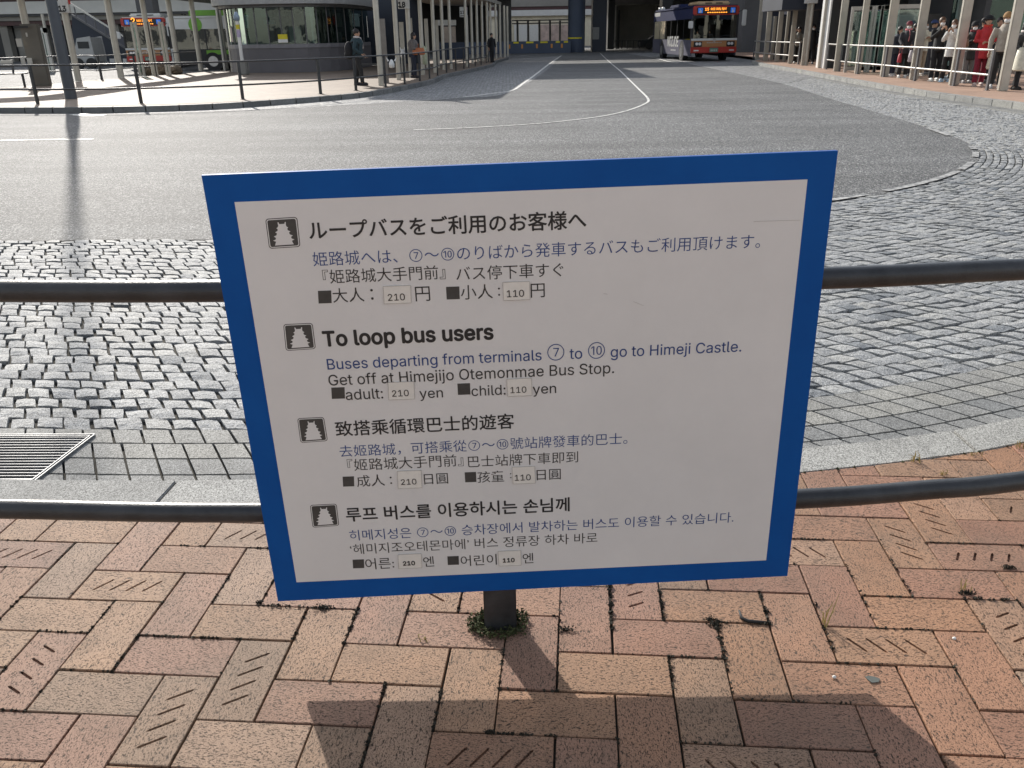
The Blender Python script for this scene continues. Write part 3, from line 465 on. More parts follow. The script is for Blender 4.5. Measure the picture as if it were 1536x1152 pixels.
# ---- kerbs
from mathutils.geometry import tessellate_polygon
def kerb(P_, side, zt, wid, s0=0.0, s1=None, ln=.71, mt=KERB, tone=(.4, .8), label=None):
    L = arclen(P_); IN = offset(P_, side * wid); LI = arclen(IN)
    s1 = s1 or L[-1]
    par = strip('kerb', P_, offset(P_, side * (wid - .01)), zt - .03, zt - .03, MORTAR, kind='structure')
    s = s0; r_ = random.Random(3)
    while s + ln <= s1:
        c0_ = along(P_, L, s); gp_ = .0025 + .0004 * math.hypot(*c0_); a, b = s + gp_, s + ln - gp_; mid = (a + b) / 2
        pts = [along(P_, L, a), along(P_, L, mid), along(P_, L, b)]
        ip = [along(IN, LI, x / L[-1] * LI[-1]) for x in (b, mid, a)]
        allp = pts + ip; c = allp[1]
        mb = MB(); mb.prism([(p[0] - c[0], p[1] - c[1]) for p in allp], RD - .05, zt + r_.uniform(-.001, .002))
        o = mb.build('kerb_stone', mt, par, world=False, bevel=.004); o.location = (c[0], c[1], 0)
        tone_attr(o.data, [r_.uniform(*tone)] * len(o.data.vertices))
        s += ln
    return par
iK = next(i for i, p in enumerate(KC) if p[1] > 50 and i > 60)
kerb(KC[:iK], -1, 0.0, .17, s0=.28)

# ---- carriageway surface
ROADPOLY = [p for p in AC] + [(10.2, 900), (-600, 900), (-600, 8.8)]
# ---- right pavement & near pavement slab
INN = offset(KC, -.168)
poly = [p for p in INN] + [(60, 75), (60, -12), (-40, -12), (-40, 9.5), (-11, 5.3)]
def flat(name, pts, z, mt, **kw):
    tr = tessellate_polygon([[Vector((p[0], p[1], 0)) for p in pts]])
    mb = MB(); mb.add([(p[0], p[1], z) for p in pts], [tuple(t) for t in tr]); o = mb.build(name, mt, **kw)
    if o.data.polygons and o.data.polygons[0].normal.z < 0: o.data.flip_normals()
    return o
flat('road', ROADPOLY, RS_, ASPH, kind='structure')
near = [p for p in INN if p[1] < 9.9 and p[0] < 9.2]
FARP = [p for p in INN if not (p[1] < 9.9 and p[0] < 9.2)]
bpave = flat('pavement', near + [(9.0, -6), (-9, -6)], -.012, MORTAR, kind='structure')
flat('pavement', FARP + [(60, 75), (60, FARP[0][1])], -.002, RPAVE, kind='structure')

# ---- herringbone bricks
tx0, ty0, sc0, yaw0 = -.3953 * H, 1.3042 * H, .09568 * H, -.0827
ub = Vector((math.cos(yaw0), math.sin(yaw0))); vb = Vector((math.sin(yaw0), -math.cos(yaw0)))
ANG = math.atan2(ub.y, ub.x)
U_ = sc0; JT = .0045
def brick_mesh(name, slot):
    bm = bmesh.new(); bmesh.ops.create_cube(bm, size=1)
    bmesh.ops.scale(bm, vec=(2 * U_ - JT, U_ - JT, .05), verts=bm.verts)
    bmesh.ops.translate(bm, vec=(0, 0, -.025), verts=bm.verts)
    es = [e for e in bm.edges if e.verts[0].co.z > -.01 and e.verts[1].co.z > -.01]
    ve = [e for e in bm.edges if abs(e.verts[0].co.z - e.verts[1].co.z) > .01]
    bmesh.ops.bevel(bm, geom=es + ve, offset=.0016, segments=1, affect='EDGES')
    me = bpy.data.meshes.new(name); bm.to_mesh(me); bm.free()
    if slot:
        o = bpy.data.objects.new(name, me); COL.objects.link(o)
        cb = MB(); a, L, off = slot
        for k in range(4):
            x = (k - 1.5) * .047 + off
            dx, dy = math.cos(a) * L / 2, math.sin(a) * L / 2; wx, wy = -math.sin(a) * .0034, math.cos(a) * .0034
            cb.prism([(x - dx, -dy), (x - dx * .8 - wx, -dy * .8 - wy), (x + dx * .8 - wx, dy * .8 - wy), (x + dx, dy), (x + dx * .8 + wx, dy * .8 + wy), (x - dx * .8 + wx, -dy * .8 + wy)], -.007, .01)
        c = cb.build('cutter', BRICK)
        md = o.modifiers.new('b', 'BOOLEAN'); md.object = c; md.operation = 'DIFFERENCE'; md.solver = 'EXACT'
        dg = bpy.context.evaluated_depsgraph_get()
        me2 = bpy.data.meshes.new_from_object(o.evaluated_get(dg))
        bpy.data.objects.remove(o); bpy.data.objects.remove(c); me2.name = name; me = me2
    me.materials.clear(); me.materials.append(BRICK)
    return me
BM = {0: brick_mesh('brick', None), 1: brick_mesh('brick', (math.radians(55), .066, .0)), -1: brick_mesh('brick', (math.radians(-55), .066, 0)),
      2: brick_mesh('brick', (math.radians(62), .050, 0)), -2: brick_mesh('brick', (math.radians(-62), .050, 0))}
# slot direction in paving axes (u right, y up): kind per brick as read off the pavement
SLOT = {('V', -1, 1): 1, ('V', -2, 2): 1, ('H', -5, -1): 1, ('H', -8, -2): 1, ('H', -3, -3): 1, ('V', -5, 1): -2, ('H', 3, 3): 1, ('H', 7, 3): -1,
        ('V', 6, -2): 2, ('V', 2, -2): -1, ('H', 10, 0): -1, ('V', 13, -1): 2, ('V', 12, -4): -1, ('V', 13, -5): -1, ('H', 9, -3): -1, ('H', 13, -3): 2, ('H', 15, -5): 2, ('V', 11, 5): 1, ('H', -10, 0): -1}
TONES = {'tan': (.50, .315, .19), 'pale': (.51, .35, .235), 'pink': (.46, .27, .185), 'rose': (.43, .245, .17), 'buff': (.48, .285, .165), 'grey': (.42, .29, .19), 'salmon': (.48, .28, .175)}
FIXT = {('H', -3, 1): 'rose', ('V', -3, -1): 'pink', ('V', -5, 1): 'pink', ('H', -4, 2): 'grey', ('V', 1, -1): 'pink', ('V', 0, 0): 'tan', ('H', -2, 0): 'tan', ('H', 1, 1): 'tan',
        ('H', 0, 2): 'pink', ('V', 3, 1): 'tan', ('H', 4, 2): 'buff', ('V', 4, 0): 'rose', ('H', 5, 1): 'tan', ('V', 5, -1): 'pink', ('H', 6, 0): 'rose', ('V', 7, 1): 'grey',
        ('V', 8, 0): 'buff', ('V', 9, -1): 'salmon', ('V', 10, -2): 'rose', ('H', 10, 0): 'tan', ('H', 11, -1): 'buff', ('H', 12, -2): 'rose', ('V', 11, -3): 'buff', ('H', 9, 1): 'salmon',
        ('H', 8, 2): 'rose', ('V', 11, 1): 'salmon', ('V', 12, 0): 'salmon', ('V', 12, -4): 'tan', ('H', -6, 0): 'tan', ('V', -6, -2): 'pale', ('V', -4, 0): 'tan', ('H', -5, -1): 'tan'}
def kerb_y(x):
    best = None
    for a, b in zip(INN, INN[1:]):
        if a[0] <= x <= b[0]:
            t = (x - a[0]) / max(1e-6, b[0] - a[0]); return a[1] + (b[1] - a[1]) * t, math.atan2(b[1] - a[1], b[0] - a[0])
    return 99, 0
cand = []
for X in range(-46, 52):
    for R_ in range(-26, 24):
        sm = (X + R_) % 4
        if sm == 2: k, w, h = 'H', 2, 1
        elif sm == 0: k, w, h = 'V', 1, 2
        else: continue
        gc = Vector((tx0, ty0)) + ub * U_ * (X + w / 2) + vb * U_ * (R_ + h / 2)
        if not (-5.5 < gc.x < 6.2 and -1.0 < gc.y): continue
        ky, ka = kerb_y(gc.x)
        if gc.y > ky + .17 or gc.y > 6: continue
        cand.append((k, X, R_, gc, ky, ka))
def bscore(c):
    px, py = proj((c[3].x, c[3].y, 0))
    if not (-90 < px < 1626 and 0 < py < 1240): return 1e9
    return c[3].length
cand.sort(key=bscore)
restb = MB(); rest_col = []
rb = random.Random(5)
keys = list(TONES.values())
for i, (k, X, R_, gc, ky, ka) in enumerate(cand):
    a = ANG + (0 if k == 'H' else PI / 2)
    cross = abs(gc.y - ky) < .18
    sl_ = SLOT.get((k, X, R_), 0 if rb.random() > .12 or bscore((k, X, R_, gc)) < 1e8 else rb.choice((1, -1)))
    if k == 'V' and sl_: sl_ = -sl_
    col = TONES[FIXT[(k, X, R_)]] if (k, X, R_) in FIXT else rb.choice(keys)
    col = tuple(c * .74 + m_ * .26 for c, m_ in zip(col, (.47, .292, .19)))
    # warmer, redder tone towards the right-hand side of the pavement
    f_ = max(-1, min(1, gc.x / 1.6)); col = (col[0] * (1 + .02 * f_), col[1] * (1 - .07 * f_), col[2] * (1 - .13 * f_))
    j_ = rb.uniform(.74, .88); col = (col[0], col[1] * .965, col[2] * .98); col = tuple(c * j_ for c in col)
    me = BM[sl_]
    dz = rb.uniform(-.0012, .0012)
    rot = Matrix.Rotation(a + rb.uniform(-.006, .006), 4, 'Z') @ Matrix.Rotation(rb.uniform(-.004, .004), 4, 'X') @ Matrix.Rotation(rb.uniform(-.003, .003), 4, 'Y')
    M = Matrix.Translation((gc.x + rb.uniform(-.0012, .0012), gc.y + rb.uniform(-.0012, .0012), dz)) @ rot
    if cross:
        bm = bmesh.new(); bm.from_mesh(me)
        n3 = Vector((-math.sin(ka), math.cos(ka), 0)); p3 = Vector((gc.x, ky - .004, 0))
        Mi = M.inverted()
        g_ = bmesh.ops.bisect_plane(bm, geom=bm.verts[:] + bm.edges[:] + bm.faces[:], plane_co=Mi @ p3, plane_no=Mi.to_3x3() @ n3, clear_outer=True)
        bmesh.ops.holes_fill(bm, edges=[e for e in bm.edges if e.is_boundary])
        if len(bm.verts) < 4: bm.free(); continue
        me = bpy.data.meshes.new('brick'); bm.to_mesh(me); bm.free(); me.materials.append(BRICK)
    if i < 300:
        o = bpy.data.objects.new('brick', me); COL.objects.link(o); o.parent = bpave
        o.matrix_local = M; o.color = (*col, 1)
    else:
        restb.add([M @ v.co for v in me.vertices], [tuple(p.vertices) for p in me.polygons])
ob = restb.build('brick', BRICK, bpave, kind='stuff'); ob.color = (.43, .29, .20, 1)
# the wider pavement behind the photographer
flat('pavement', [(-40, -30), (40, -30), (40, -1.05), (-40, -1.05)], -.004, RPAVE, kind='structure')
flat('pavement', [(-40, -1.04), (-5.6, -1.04), (-5.6, 3.1), (-9, 4.2), (-11, 5.3), (-40, 9.5)], -.004, RPAVE, kind='structure')
flat('pavement', [(6.3, -1.04), (40, -1.04), (40, 9.7)] + [p for p in reversed(near) if p[0] > 6.3], -.004, RPAVE, kind='structure')

# ---- drain grate beside the kerb (gutter)
g0 = at(0, 655, RD); gx1 = at(140, 668, RD)
dr = empty('drain_grate', (-2.2, 2.93, RD), 'steel bar drain grate set in the gutter beside the kerb', 'drain')
mb = MB(); mb.box((-2.22, 2.93, RD - .10), (1.0, .46, .04)); mb.build('pit', BLACK, dr)
STEEL = P('drain_steel', (.20, .205, .21), .55, .6, .15, 30)
th = math.radians(-3)
def gpt(u, v):   # u along, v across, sheared like the corner of the frame in the photograph
    return Vector((-1.80 - u * math.cos(th) - (.40 - v) * -.12, 3.155 - v + u * .03, RD + .022))
mb = MB()
for a, b in (((0, 0), (1, 0)), ((0, .40), (1, .40)), ((0, 0), (0, .40)), ((1, 0), (1, .40)), ((.013, .013), (1, .013)), ((.013, .387), (1, .387)), ((.013, .013), (.013, .387))): mb.bar(gpt(*a), gpt(*b), .005, .03)
mb.build('frame', STEEL, dr)
for k in range(16):
    v = .024 + k * .0235
    mb = MB(); mb.bar(gpt(.02, v), gpt(.99, v), .0035, .024); mb.build('bar', STEEL, dr)
for k in range(8):
    mb = MB(); mb.bar(gpt(.06 + k * .125, .02), gpt(.06 + k * .125, .385), .008, .012); mb.build('cross_bar', STEEL, dr)

# ---- far islands
LK = [(-26, 24.5), (-18, 22.3), (-12.2, 21.0), (-9.5, 20.55), (-7.4, 20.85), (-6.0, 21.9), (-4.1, 24.3), (-3.15, 27.8), (-2.6, 31.3), (-2.45, 35.2), (-2.15, 37.2), (-1.5, 41.5), (-.7, 47.7), (-.55, 54), (.2, 62)]
LKC = spline(LK, 8)
kerb(LKC, 1, 0.0, .16, ln=.75, tone=(.05, .35), mt=mat_granite('weathered_kerb_granite', (.27, .27, .26), 320, .25, .7, .05))
back = [(-4, 62), (-6.6, 60), (-7.0, 49.0), (-12.9, 48.4), (-14.2, 44.5), (-15.9, 37.8), (-16.5, 36), (-16.75, 33.8), (-16.9, 32), (-17.5, 30.6), (-26, 31)]
flat('pavement', offset(LKC, .158) + back, -.002, ISLAND, kind='structure')
LIN = spline([(p[0], p[1]) for p in back[:-1]], 4)
# sett strip along the island and by the lane line
inner = offset(LKC[40:], -.02)
l1 = [(-9.5, 19.95), (-7.2, 20.3), (-5.2, 20.9), (-3.2, 22.2), (-1.2, 23.6), (.1, 25.9), (1.9, 42), (4.2, 69)]
n_ = len(inner); l1c = spline(l1, 12); LL = arclen(l1c)
l1r = [along(l1c, LL, LL[-1] * i / (n_ - 1)) for i in range(n_)]
ik = [i for i, p in enumerate(inner)]
LI_ = arclen(inner); inr = [along(inner, LI_, LI_[-1] * (i / (n_ - 1))) for i in range(n_)]
strip('sett_gutter_paving', inr, l1r, RD + .024, RD + .024, FARSETT, kind='structure')

# ---- painted lines
FADED = mat_paint('faded_white_paint', .44, .58, (.46, .455, .43))
def line(pts, w, z=RD + .028, name='lane_line'):
    c = spline(pts, 8); a = offset(c, w / 2); b = offset(c, -w / 2)
    strip(name, a, b, z, z, PAINT, kind='structure')
line([tuple(at(x, y, RD)[:2]) for x, y in ((842, 84), (826, 95), (803, 113), (785, 126), (768, 137), (735, 142), (695, 147))], .10)
line([tuple(at(x, y, RD)[:2]) for x, y in ((900, 80), (907, 87), (918, 97), (930, 107), (942, 119), (957, 134), (972, 150), (966, 158), (940, 168), (905, 176), (860, 182), (800, 188), (700, 194), (620, 197))], .06)
line([tuple(at(x, y, RD)[:2]) for x, y in ((985, 88), (1003, 93), (1018, 95))], .16)
line([tuple(at(x, y, RD)[:2]) for x, y in ((115, 173), (135, 175), (158, 174.5))], .35, name='painted_mark')
line([tuple(at(x, y, RD)[:2]) for x, y in ((0, 213), (60, 212), (140, 211))], .1)
ae = [p for p in AC if p[1] < 14.5 and p[0] > 2.9]
AE = offset(ae, .05)
for a_, b_ in ((0.02, .11), (.16, .40), (.44, .52), (.60, .66), (.70, .74), (.9, .98)):
    k0, k1 = int(a_ * len(AE)), max(int(a_ * len(AE)) + 2, int(b_ * len(AE)))
    A1 = AE[k0:k1 + 1]; strip('painted_mark', offset(A1, .04), offset(A1, -.04), RD + .0335, RD + .0335, FADED, kind='structure')
# ================================================================== NEAR RAILING
def railing(pts, z0, label, posts, mt_rail, mt_post, zr=(.90, .345), r=.0245, pw=(.08, .05), name='railing', rzs=None, group=None, below=0.0):
    c = pts[len(pts) // 2]
    root = empty(name, (c[0], c[1], z0), label, 'railing', group)
    P2 = spline(pts, 6) if len(pts) > 2 else pts
    for z in zr:
        mb = MB(); mb.tube([(p[0], p[1], z0 + z) for p in P2], r, 14); mb.build('rail', mt_rail, root, smooth='auto')
    for q in posts:
        i = min(range(len(P2)), key=lambda k: (P2[k][0] - q[0]) ** 2 + (P2[k][1] - q[1]) ** 2)
        a = P2[max(0, i - 1)]; b = P2[min(len(P2) - 1, i + 1)]; an = math.atan2(b[1] - a[1], b[0] - a[0])
        px, py = P2[i][:2]
        mb = MB(); mb.box((px, py, z0 + (zr[0] - below) / 2), (pw[0], pw[1], zr[0] - below + .0), an); mb.build('post', mt_post, root, bevel=.003)
        if py < 3: continue
        mb = MB(); mb.box((px, py, z0 + .004), (pw[0] + .05, pw[1] + .05, .008), an); mb.build('base_plate', mt_post, root)
    return root
rp = [(-4.6, 2.32), (-2.6, 1.90), (-1.15, 1.775), (-.62, 1.745), (-.04, 1.745), (.68, 1.765), (1.03, 1.80), (1.28, 1.835), (2.2, 2.03), (3.6, 2.6), (4.9, 3.4)]
railing(rp, 0, 'dark grey two-bar tubular railing in the foreground behind the blue sign', [(-.043, 1.745), (-2.45, 1.87), (2.3, 2.06)], IRON, IRON, pw=(.082, .055))

# ================================================================== SIGN
ks = 1.642
sc_ = [ray(302, 263), ray(1257, 226), ray(1181, 864), ray(417, 902)]
A1 = Matrix((sc_[1], -sc_[2], sc_[3])).transposed(); a_ = A1.inverted() @ sc_[0]
CO = Vector((0, 0, H))
q0 = CO + sc_[0] * ks; q1 = CO + sc_[1] * a_[0] * ks; q2 = CO + sc_[2] * a_[1] * ks; q3 = CO + sc_[3] * a_[2] * ks
EX = ((q1 - q0) + (q2 - q3)).normalized(); EY = (q0 - q3 + q1 - q2); EY = (EY - EX * EY.dot(EX)).normalized(); EN = EX.cross(EY)   # EN towards camera
if EN.y > 0: EN = -EN
BT = .012
SB = (q0 + q1 + q2 + q3) / 4
def sp(px, py, lift=0.0):      # a point on the face of the sign
    d = ray(px, py); t = (SB - CO).dot(EN) / d.dot(EN)
    return CO + d * t + EN * lift
sign = empty('information_sign', (-.04, 1.73, .10), 'blue-framed white bus information board in Japanese, English, Chinese and Korean', 'sign')
def slab(name, pts, t0, t1, mt, parent, **kw):
    n = len(pts); mb = MB()
    mb.add([p + EN * t0 for p in pts] + [p + EN * t1 for p in pts], [tuple(range(n)), tuple(reversed(range(n, 2 * n)))] + [(i, (i + 1) % n, n + (i + 1) % n, n + i) for i in range(n)])
    return mb.build(name, mt, parent, **kw)
def mat_signblue():
    mt, n, l, b, out = newmat('blue_sign_film'); co = coords(n, l, 'World')
    f = noise(n, l, co, 5, 6, .7); c = ramp(n, l, f, [(.3, (.001, .072, .30)), (.7, (.002, .09, .35))])
    sc = noise(n, l, coords(n, l, 'World', (1, 1, 6)), 60, 4, .8); c = mixc(n, l, ramp(n, l, sc, [(.70, 0.0), (.78, .25)]), c, (.25, .3, .4))
    l.new(c, b.inputs['Base Color']); b.inputs['Roughness'].default_value = .5; b.inputs['Specular IOR Level'].default_value = .15
    bump(n, l, b, noise(n, l, co, 3, 3), .08, .01); return mt
def mat_signwhite():
    mt, n, l, b, out = newmat('white_sign_film'); co = coords(n, l, 'World')
    f = noise(n, l, co, 3, 6, .7); c = ramp(n, l, f, [(.3, (.68, .675, .665)), (.7, (.74, .735, .725))])
    sc = noise(n, l, coords(n, l, 'World', (1, 1, 3)), 24, 6, .85); c = mixc(n, l, ramp(n, l, sc, [(.72, 0.0), (.80, .5)]), c, (.40, .38, .34))
    l.new(c, b.inputs['Base Color']); b.inputs['Roughness'].default_value = .45; b.inputs['Specular IOR Level'].default_value = .35
    bump(n, l, b, noise(n, l, co, 4, 3), .08, .01); return mt
SBLUE = mat_signblue(); SWHITE = mat_signwhite()
slab('board', [q0, q1, q2, q3], -BT, 0, SBLUE, sign)
inn = [sp(352, 303), sp(1211, 269), sp(1149, 840), sp(445, 873)]
slab('white_panel', inn, .0004, .0012, SWHITE, sign)
mb = MB()
for z in (.45, .9): mb.box((-.043, 1.735, z), (.5, .03, .05))
mb.build('bracket', IRON, sign)

INKB = P('black_print', (.018, .018, .02), .5, 0, .2, 30)
INKG = P('dark_grey_print', (.028, .027, .027), .5, 0, .2, 30)
INKBL = P('blue_print', (.016, .055, .21), .5, 0, .15, 30)
INKS = P('grey_print', (.055, .054, .052), .5, 0, .2, 30)
STICK = P('paper_sticker', (.76, .74, .69), .55, 0, .05, 40)
STICKE = P('sticker_edge', (.46, .44, .41), .6, 0, .1, 40)

def run_mesh(s, font, bold):
    """vertices, faces and width of a line of lettering, size 1"""
    def ev(cu):
        o = bpy.data.objects.new('t', cu); COL.objects.link(o)
        bpy.context.view_layer.update()
        me = bpy.data.meshes.new_from_object(o.evaluated_get(bpy.context.evaluated_depsgraph_get()))
        vs = [Vector(v.co) for v in me.vertices]; fs = [tuple(p.vertices) for p in me.polygons]
        bpy.data.objects.remove(o); bpy.data.meshes.remove(me); return vs, fs
    if font == 'cjk':
        cu = bpy.data.curves.new('t', 'FONT'); cu.body = s; cu.size = 1; cu.fill_mode = 'FRONT'; cu.offset = bold; cu.resolution_u = 3
        return ev(cu)
    V, F = [], []; x = 0.0
    cu = bpy.data.curves.new('t', 'CURVE'); cu.dimensions = '2D'; cu.fill_mode = 'BOTH'; cu.offset = bold; cu.resolution_u = 1
    for ch in s:
        if ch in GL:
            adv, spl = GL[ch]
            for q in spl:
                k = len(q) // 2; sp_ = cu.splines.new('POLY'); sp_.points.add(k - 1)
                for i in range(k): sp_.points[i].co = (q[2 * i] / 1000 + x, q[2 * i + 1] / 1000, 0, 1)
                sp_.use_cyclic_u = True
            x += adv / 1000
        else:
            v, f = run_mesh(ch, 'cjk', -.010); x0 = min(p.x for p in v); x1 = max(p.x for p in v); b = len(V)
            y0 = min(p.y for p in v); y1 = max(p.y for p in v); k_ = .80 / (y1 - y0)
            V += [Vector(((p.x - x0) * k_ + x + .06, (p.y - y0) * k_ - .04, 0)) for p in v]; F += [tuple(b + i for i in g) for g in f]; x += (x1 - x0) * k_ + .12
    v, f = ev(cu); b = len(V); V += v; F += [tuple(b + i for i in g) for g in f]
    return V, F
def letter(s, pl, pr, mt, parent, font='cjk', bold=0.0, hpx=None, lift=.0016, fy=1.0, center=True, place=None):
    """lettering from point pl to pr (both given at mid-height)"""
    pt = place or sp
    V, F = run_mesh(s, font, 0 if bold > 0 else bold)
    if not V: return
    x0 = min(v.x for v in V); x1 = max(v.x for v in V); y0 = min(v.y for v in V); y1 = max(v.y for v in V)
    a = pt(*pl); b = pt(*pr); w = (b - a).dot(EX) if place is None else (b - a).length
    ex = EX if place is None else (b - a).normalized(); ey = EY if place is None else Vector((0, 0, 1)); en = EN if place is None else ex.cross(ey)
    s_ = w / (x1 - x0); sy = s_ * fy; c = (a + b) / 2; 
    if hpx: sy = hpx / (y1 - y0)
    if font == 'inter': y0, y1 = 0, .727
    mb = MB()
    offs = [(0, 0)] if bold <= 0 else [(math.cos(t) * bold, math.sin(t) * bold) for t in [k * PI / 4 for k in range(8)]]
    for k, (ox, oy) in enumerate(offs):
        mb.add([c + ex * ((v.x + ox - (x0 + x1) / 2) * s_) + ey * ((v.y + oy - (y0 + y1) / 2) * sy) + en * (lift + k * .00004) for v in V], F)
    return mb.build('lettering', mt, parent)
def sq(px, py, w, h, mt, parent, name='square_mark', lift=.0016):
    pts = [sp(px, py), sp(px + w, py - w * .035), sp(px + w + h * .04, py + h - w * .035), sp(px + h * .06, py + h)]
    mb = MB(); mb.add([p + EN * lift for p in pts], [(0, 1, 2, 3)]); return mb.build(name, mt, parent)
def icon(c4):
    P4 = [sp(*c) for c in c4]
    def uv(u, v, l_=.0016): return P4[0].lerp(P4[1], u).lerp(P4[3].lerp(P4[2], u), v) + EN * l_
    def rr(m_, r, l_):
        o = []
        for cx, cy, a0 in ((1 - m_ - r, m_ + r, -90), (1 - m_ - r, 1 - m_ - r, 0), (m_ + r, 1 - m_ - r, 90), (m_ + r, m_ + r, 180)):
            for k in range(5):
                t = math.radians(a0 + 22.5 * k); o.append(uv(cx + r * math.cos(t), cy + r * math.sin(t), l_))
        return o
    ic = MB()
    def ngon(pts): ic.add(pts, [tuple(range(len(pts)))])
    ic.cur = 0; ngon(rr(0, .1, .0015)); ic.cur = 1; ngon(rr(.025, .085, .0017)); ic.cur = 0; ngon(rr(.055, .06, .0019)); ic.cur = 1
    half = [(.5, .20), (.42, .20), (.40, .14), (.37, .14), (.38, .25), (.36, .30), (.31, .33), (.35, .36), (.34, .42), (.26, .46), (.31, .50), (.29, .56), (.20, .60), (.26, .645), (.25, .70), (.16, .735), (.25, .775), (.20, .90)]
    ngon([uv(x, y, .0021) for x, y in half] + [uv(1 - x, y, .0021) for x, y in reversed(half[1:])])
    ic.build('castle_pictogram', [INKS, SWHITE], sign)
icon([(398, 328), (446, 325), (451, 370), (404, 373)]); icon([(425, 486), (469, 484), (474, 523), (429, 526)])
icon([(446, 627), (486, 625), (492, 661), (451, 664)]); icon([(465, 757), (505, 755), (509, 788), (469, 791)])

letter('ループバスをご利用のお客様へ', (463, 341.5), (879, 333), INKB, sign, bold=.016)
letter('姫路城へは、⑦〜⑩のりばから発車するバスもご利用頂けます。', (469, 386), (1140, 364), INKBL, sign, bold=-.003)
letter('『姫路城大手門前』', (484, 413), (668, 410), INKG, sign); letter('バス停下車すぐ', (684, 409.5), (845, 405), INKG, sign)
sq(477, 436, 20, 19, INKS, sign); letter('大人', (499, 443.5), (546, 441), INKG, sign); letter('：', (556, 441.5), (560, 441), INKG, sign); letter('円', (623, 441), (645, 440), INKG, sign)
sq(669, 430, 20, 19, INKS, sign); letter('小人', (691, 438), (739, 437), INKG, sign); letter('：', (747, 437.5), (750, 437), INKG, sign); letter('円', (796, 436), (817, 435), INKG, sign)
letter('To loop bus users', (484, 500.5), (739, 495.5), INKB, sign, 'inter', .026, fy=1.03)
letter('Buses departing from terminals ⑦ to ⑩ go to Himeji Castle.', (490, 540.5), (1112, 518), INKBL, sign, 'inter', .002, fy=1.05)
letter('Get off at Himejijo Otemonmae Bus Stop.', (492, 563.5), (921, 551), INKG, sign, 'inter', .002, fy=1.05)
sq(497, 581, 20, 17, INKS, sign); letter('adult:', (518, 588), (574, 586.5), INKG, sign, 'inter', .002, fy=1.05); letter('yen', (629, 586.5), (664, 585.5), INKG, sign, 'inter', .002, fy=1.0)
sq(686, 575, 19, 17, INKS, sign); letter('child:', (707, 583), (758, 581), INKG, sign, 'inter', .002, fy=1.05); letter('yen', (799, 580), (834, 579), INKG, sign, 'inter', .002, fy=1.0)
letter('致搭乘循環巴士的遊客', (503, 640.5), (771, 633.5), INKB, sign, bold=.01)
letter('去姬路城，可搭乘從⑦～⑩號站牌發車的巴士。', (509, 672.5), (941, 661.5), INKBL, sign, bold=-.003)
letter('『姬路城大手門前』', (521, 696), (695, 691), INKG, sign, bold=-.002); letter('巴士站牌下車即到', (702, 691), (867, 686), INKG, sign, bold=-.002)
sq(514, 714.5, 17, 15, INKS, sign); letter('成人', (535, 721), (577, 720), INKG, sign); letter('：', (585, 720), (588, 720), INKG, sign); letter('日圓', (636, 718.5), (672, 717), INKG, sign)
sq(697, 708, 17, 15, INKS, sign); letter('孩童', (716, 715), (756, 714), INKG, sign); letter('：', (765, 713), (767, 713), INKG, sign); letter('日圓', (805, 712), (841, 711), INKG, sign)
letter('루프 버스를 이용하시는 손님께', (519, 769), (854, 758.5), INKB, sign, bold=.016)
letter('히메지성은 ⑦～⑩ 승차장에서 발차하는 버스도 이용할 수 있습니다.', (524, 800.5), (1100, 777.5), INKBL, sign, bold=-.003)
letter('‘헤미지조오테몬마에’ 버스 정류장 하차 바로', (525, 821), (896, 808.5), INKG, sign, bold=-.003)
sq(529, 839, 17, 13, INKS, sign); letter('어른:', (548, 845.5), (591, 844), INKG, sign); letter('엔', (635, 842), (651, 841.5), INKG, sign)
sq(671, 834, 17, 13, INKS, sign); letter('어린이', (691, 840.5), (745, 839), INKG, sign); letter('엔', (784, 837), (800, 836.5), INKG, sign)
def sticker(x0, y0, x1, y1, t, bold=.004, ts=.62, extra=None):
    pts = [sp(x0, y0), sp(x1, y0 - 1.5), sp(x1 + 1, y1 - 1.5), sp(x0 + 1.5, y1)]
    s = slab('fare_sticker', pts, .0015, .0030, STICK, sign)
    mb = MB()
    ring = [(0, 1), (1, 2), (2, 3), (3, 0)]
    for i, j in ring: mb.bar(pts[i] + EN * .003, pts[j] + EN * .003, .0009, .0009)
    mb.build('sticker_edge', STICKE, s)
    cx, cy = (x0 + x1) / 2 - 1, (y0 + y1) / 2 + 1; w = (x1 - x0) * ts / 2
    letter(t, (cx - w, cy + .4), (cx + w, cy - .6), INKG, s, 'inter', bold, lift=.0034, fy=1.0)
sticker(575, 429, 616, 455, '210'); sticker(754, 423, 794, 450, '110', ts=.64)
sticker(582, 573, 621, 599, '210', ts=.64); sticker(760, 568, 797, 594, '110', ts=.64)
sticker(596, 706, 632, 732, '210', ts=.64); sticker(768, 700, 802, 725, '110', ts=.7)
sticker(597, 831, 632, 852, '210', bold=.03, ts=.5); sticker(747, 826, 781, 848, '110', bold=.03, ts=.5)
# scratches on the film
mb = MB()
for a, b in (((950, 452), (965, 458)), ((1130, 332), (1158, 331)), ((1158, 331), (1200, 330)), ((905, 440), (911, 441))): mb.bar(sp(*a, .0016), sp(*b, .0016), .0010, .0004)
mb.build('scratch', P('scratch_grey', (.42, .40, .38), .6), sign)

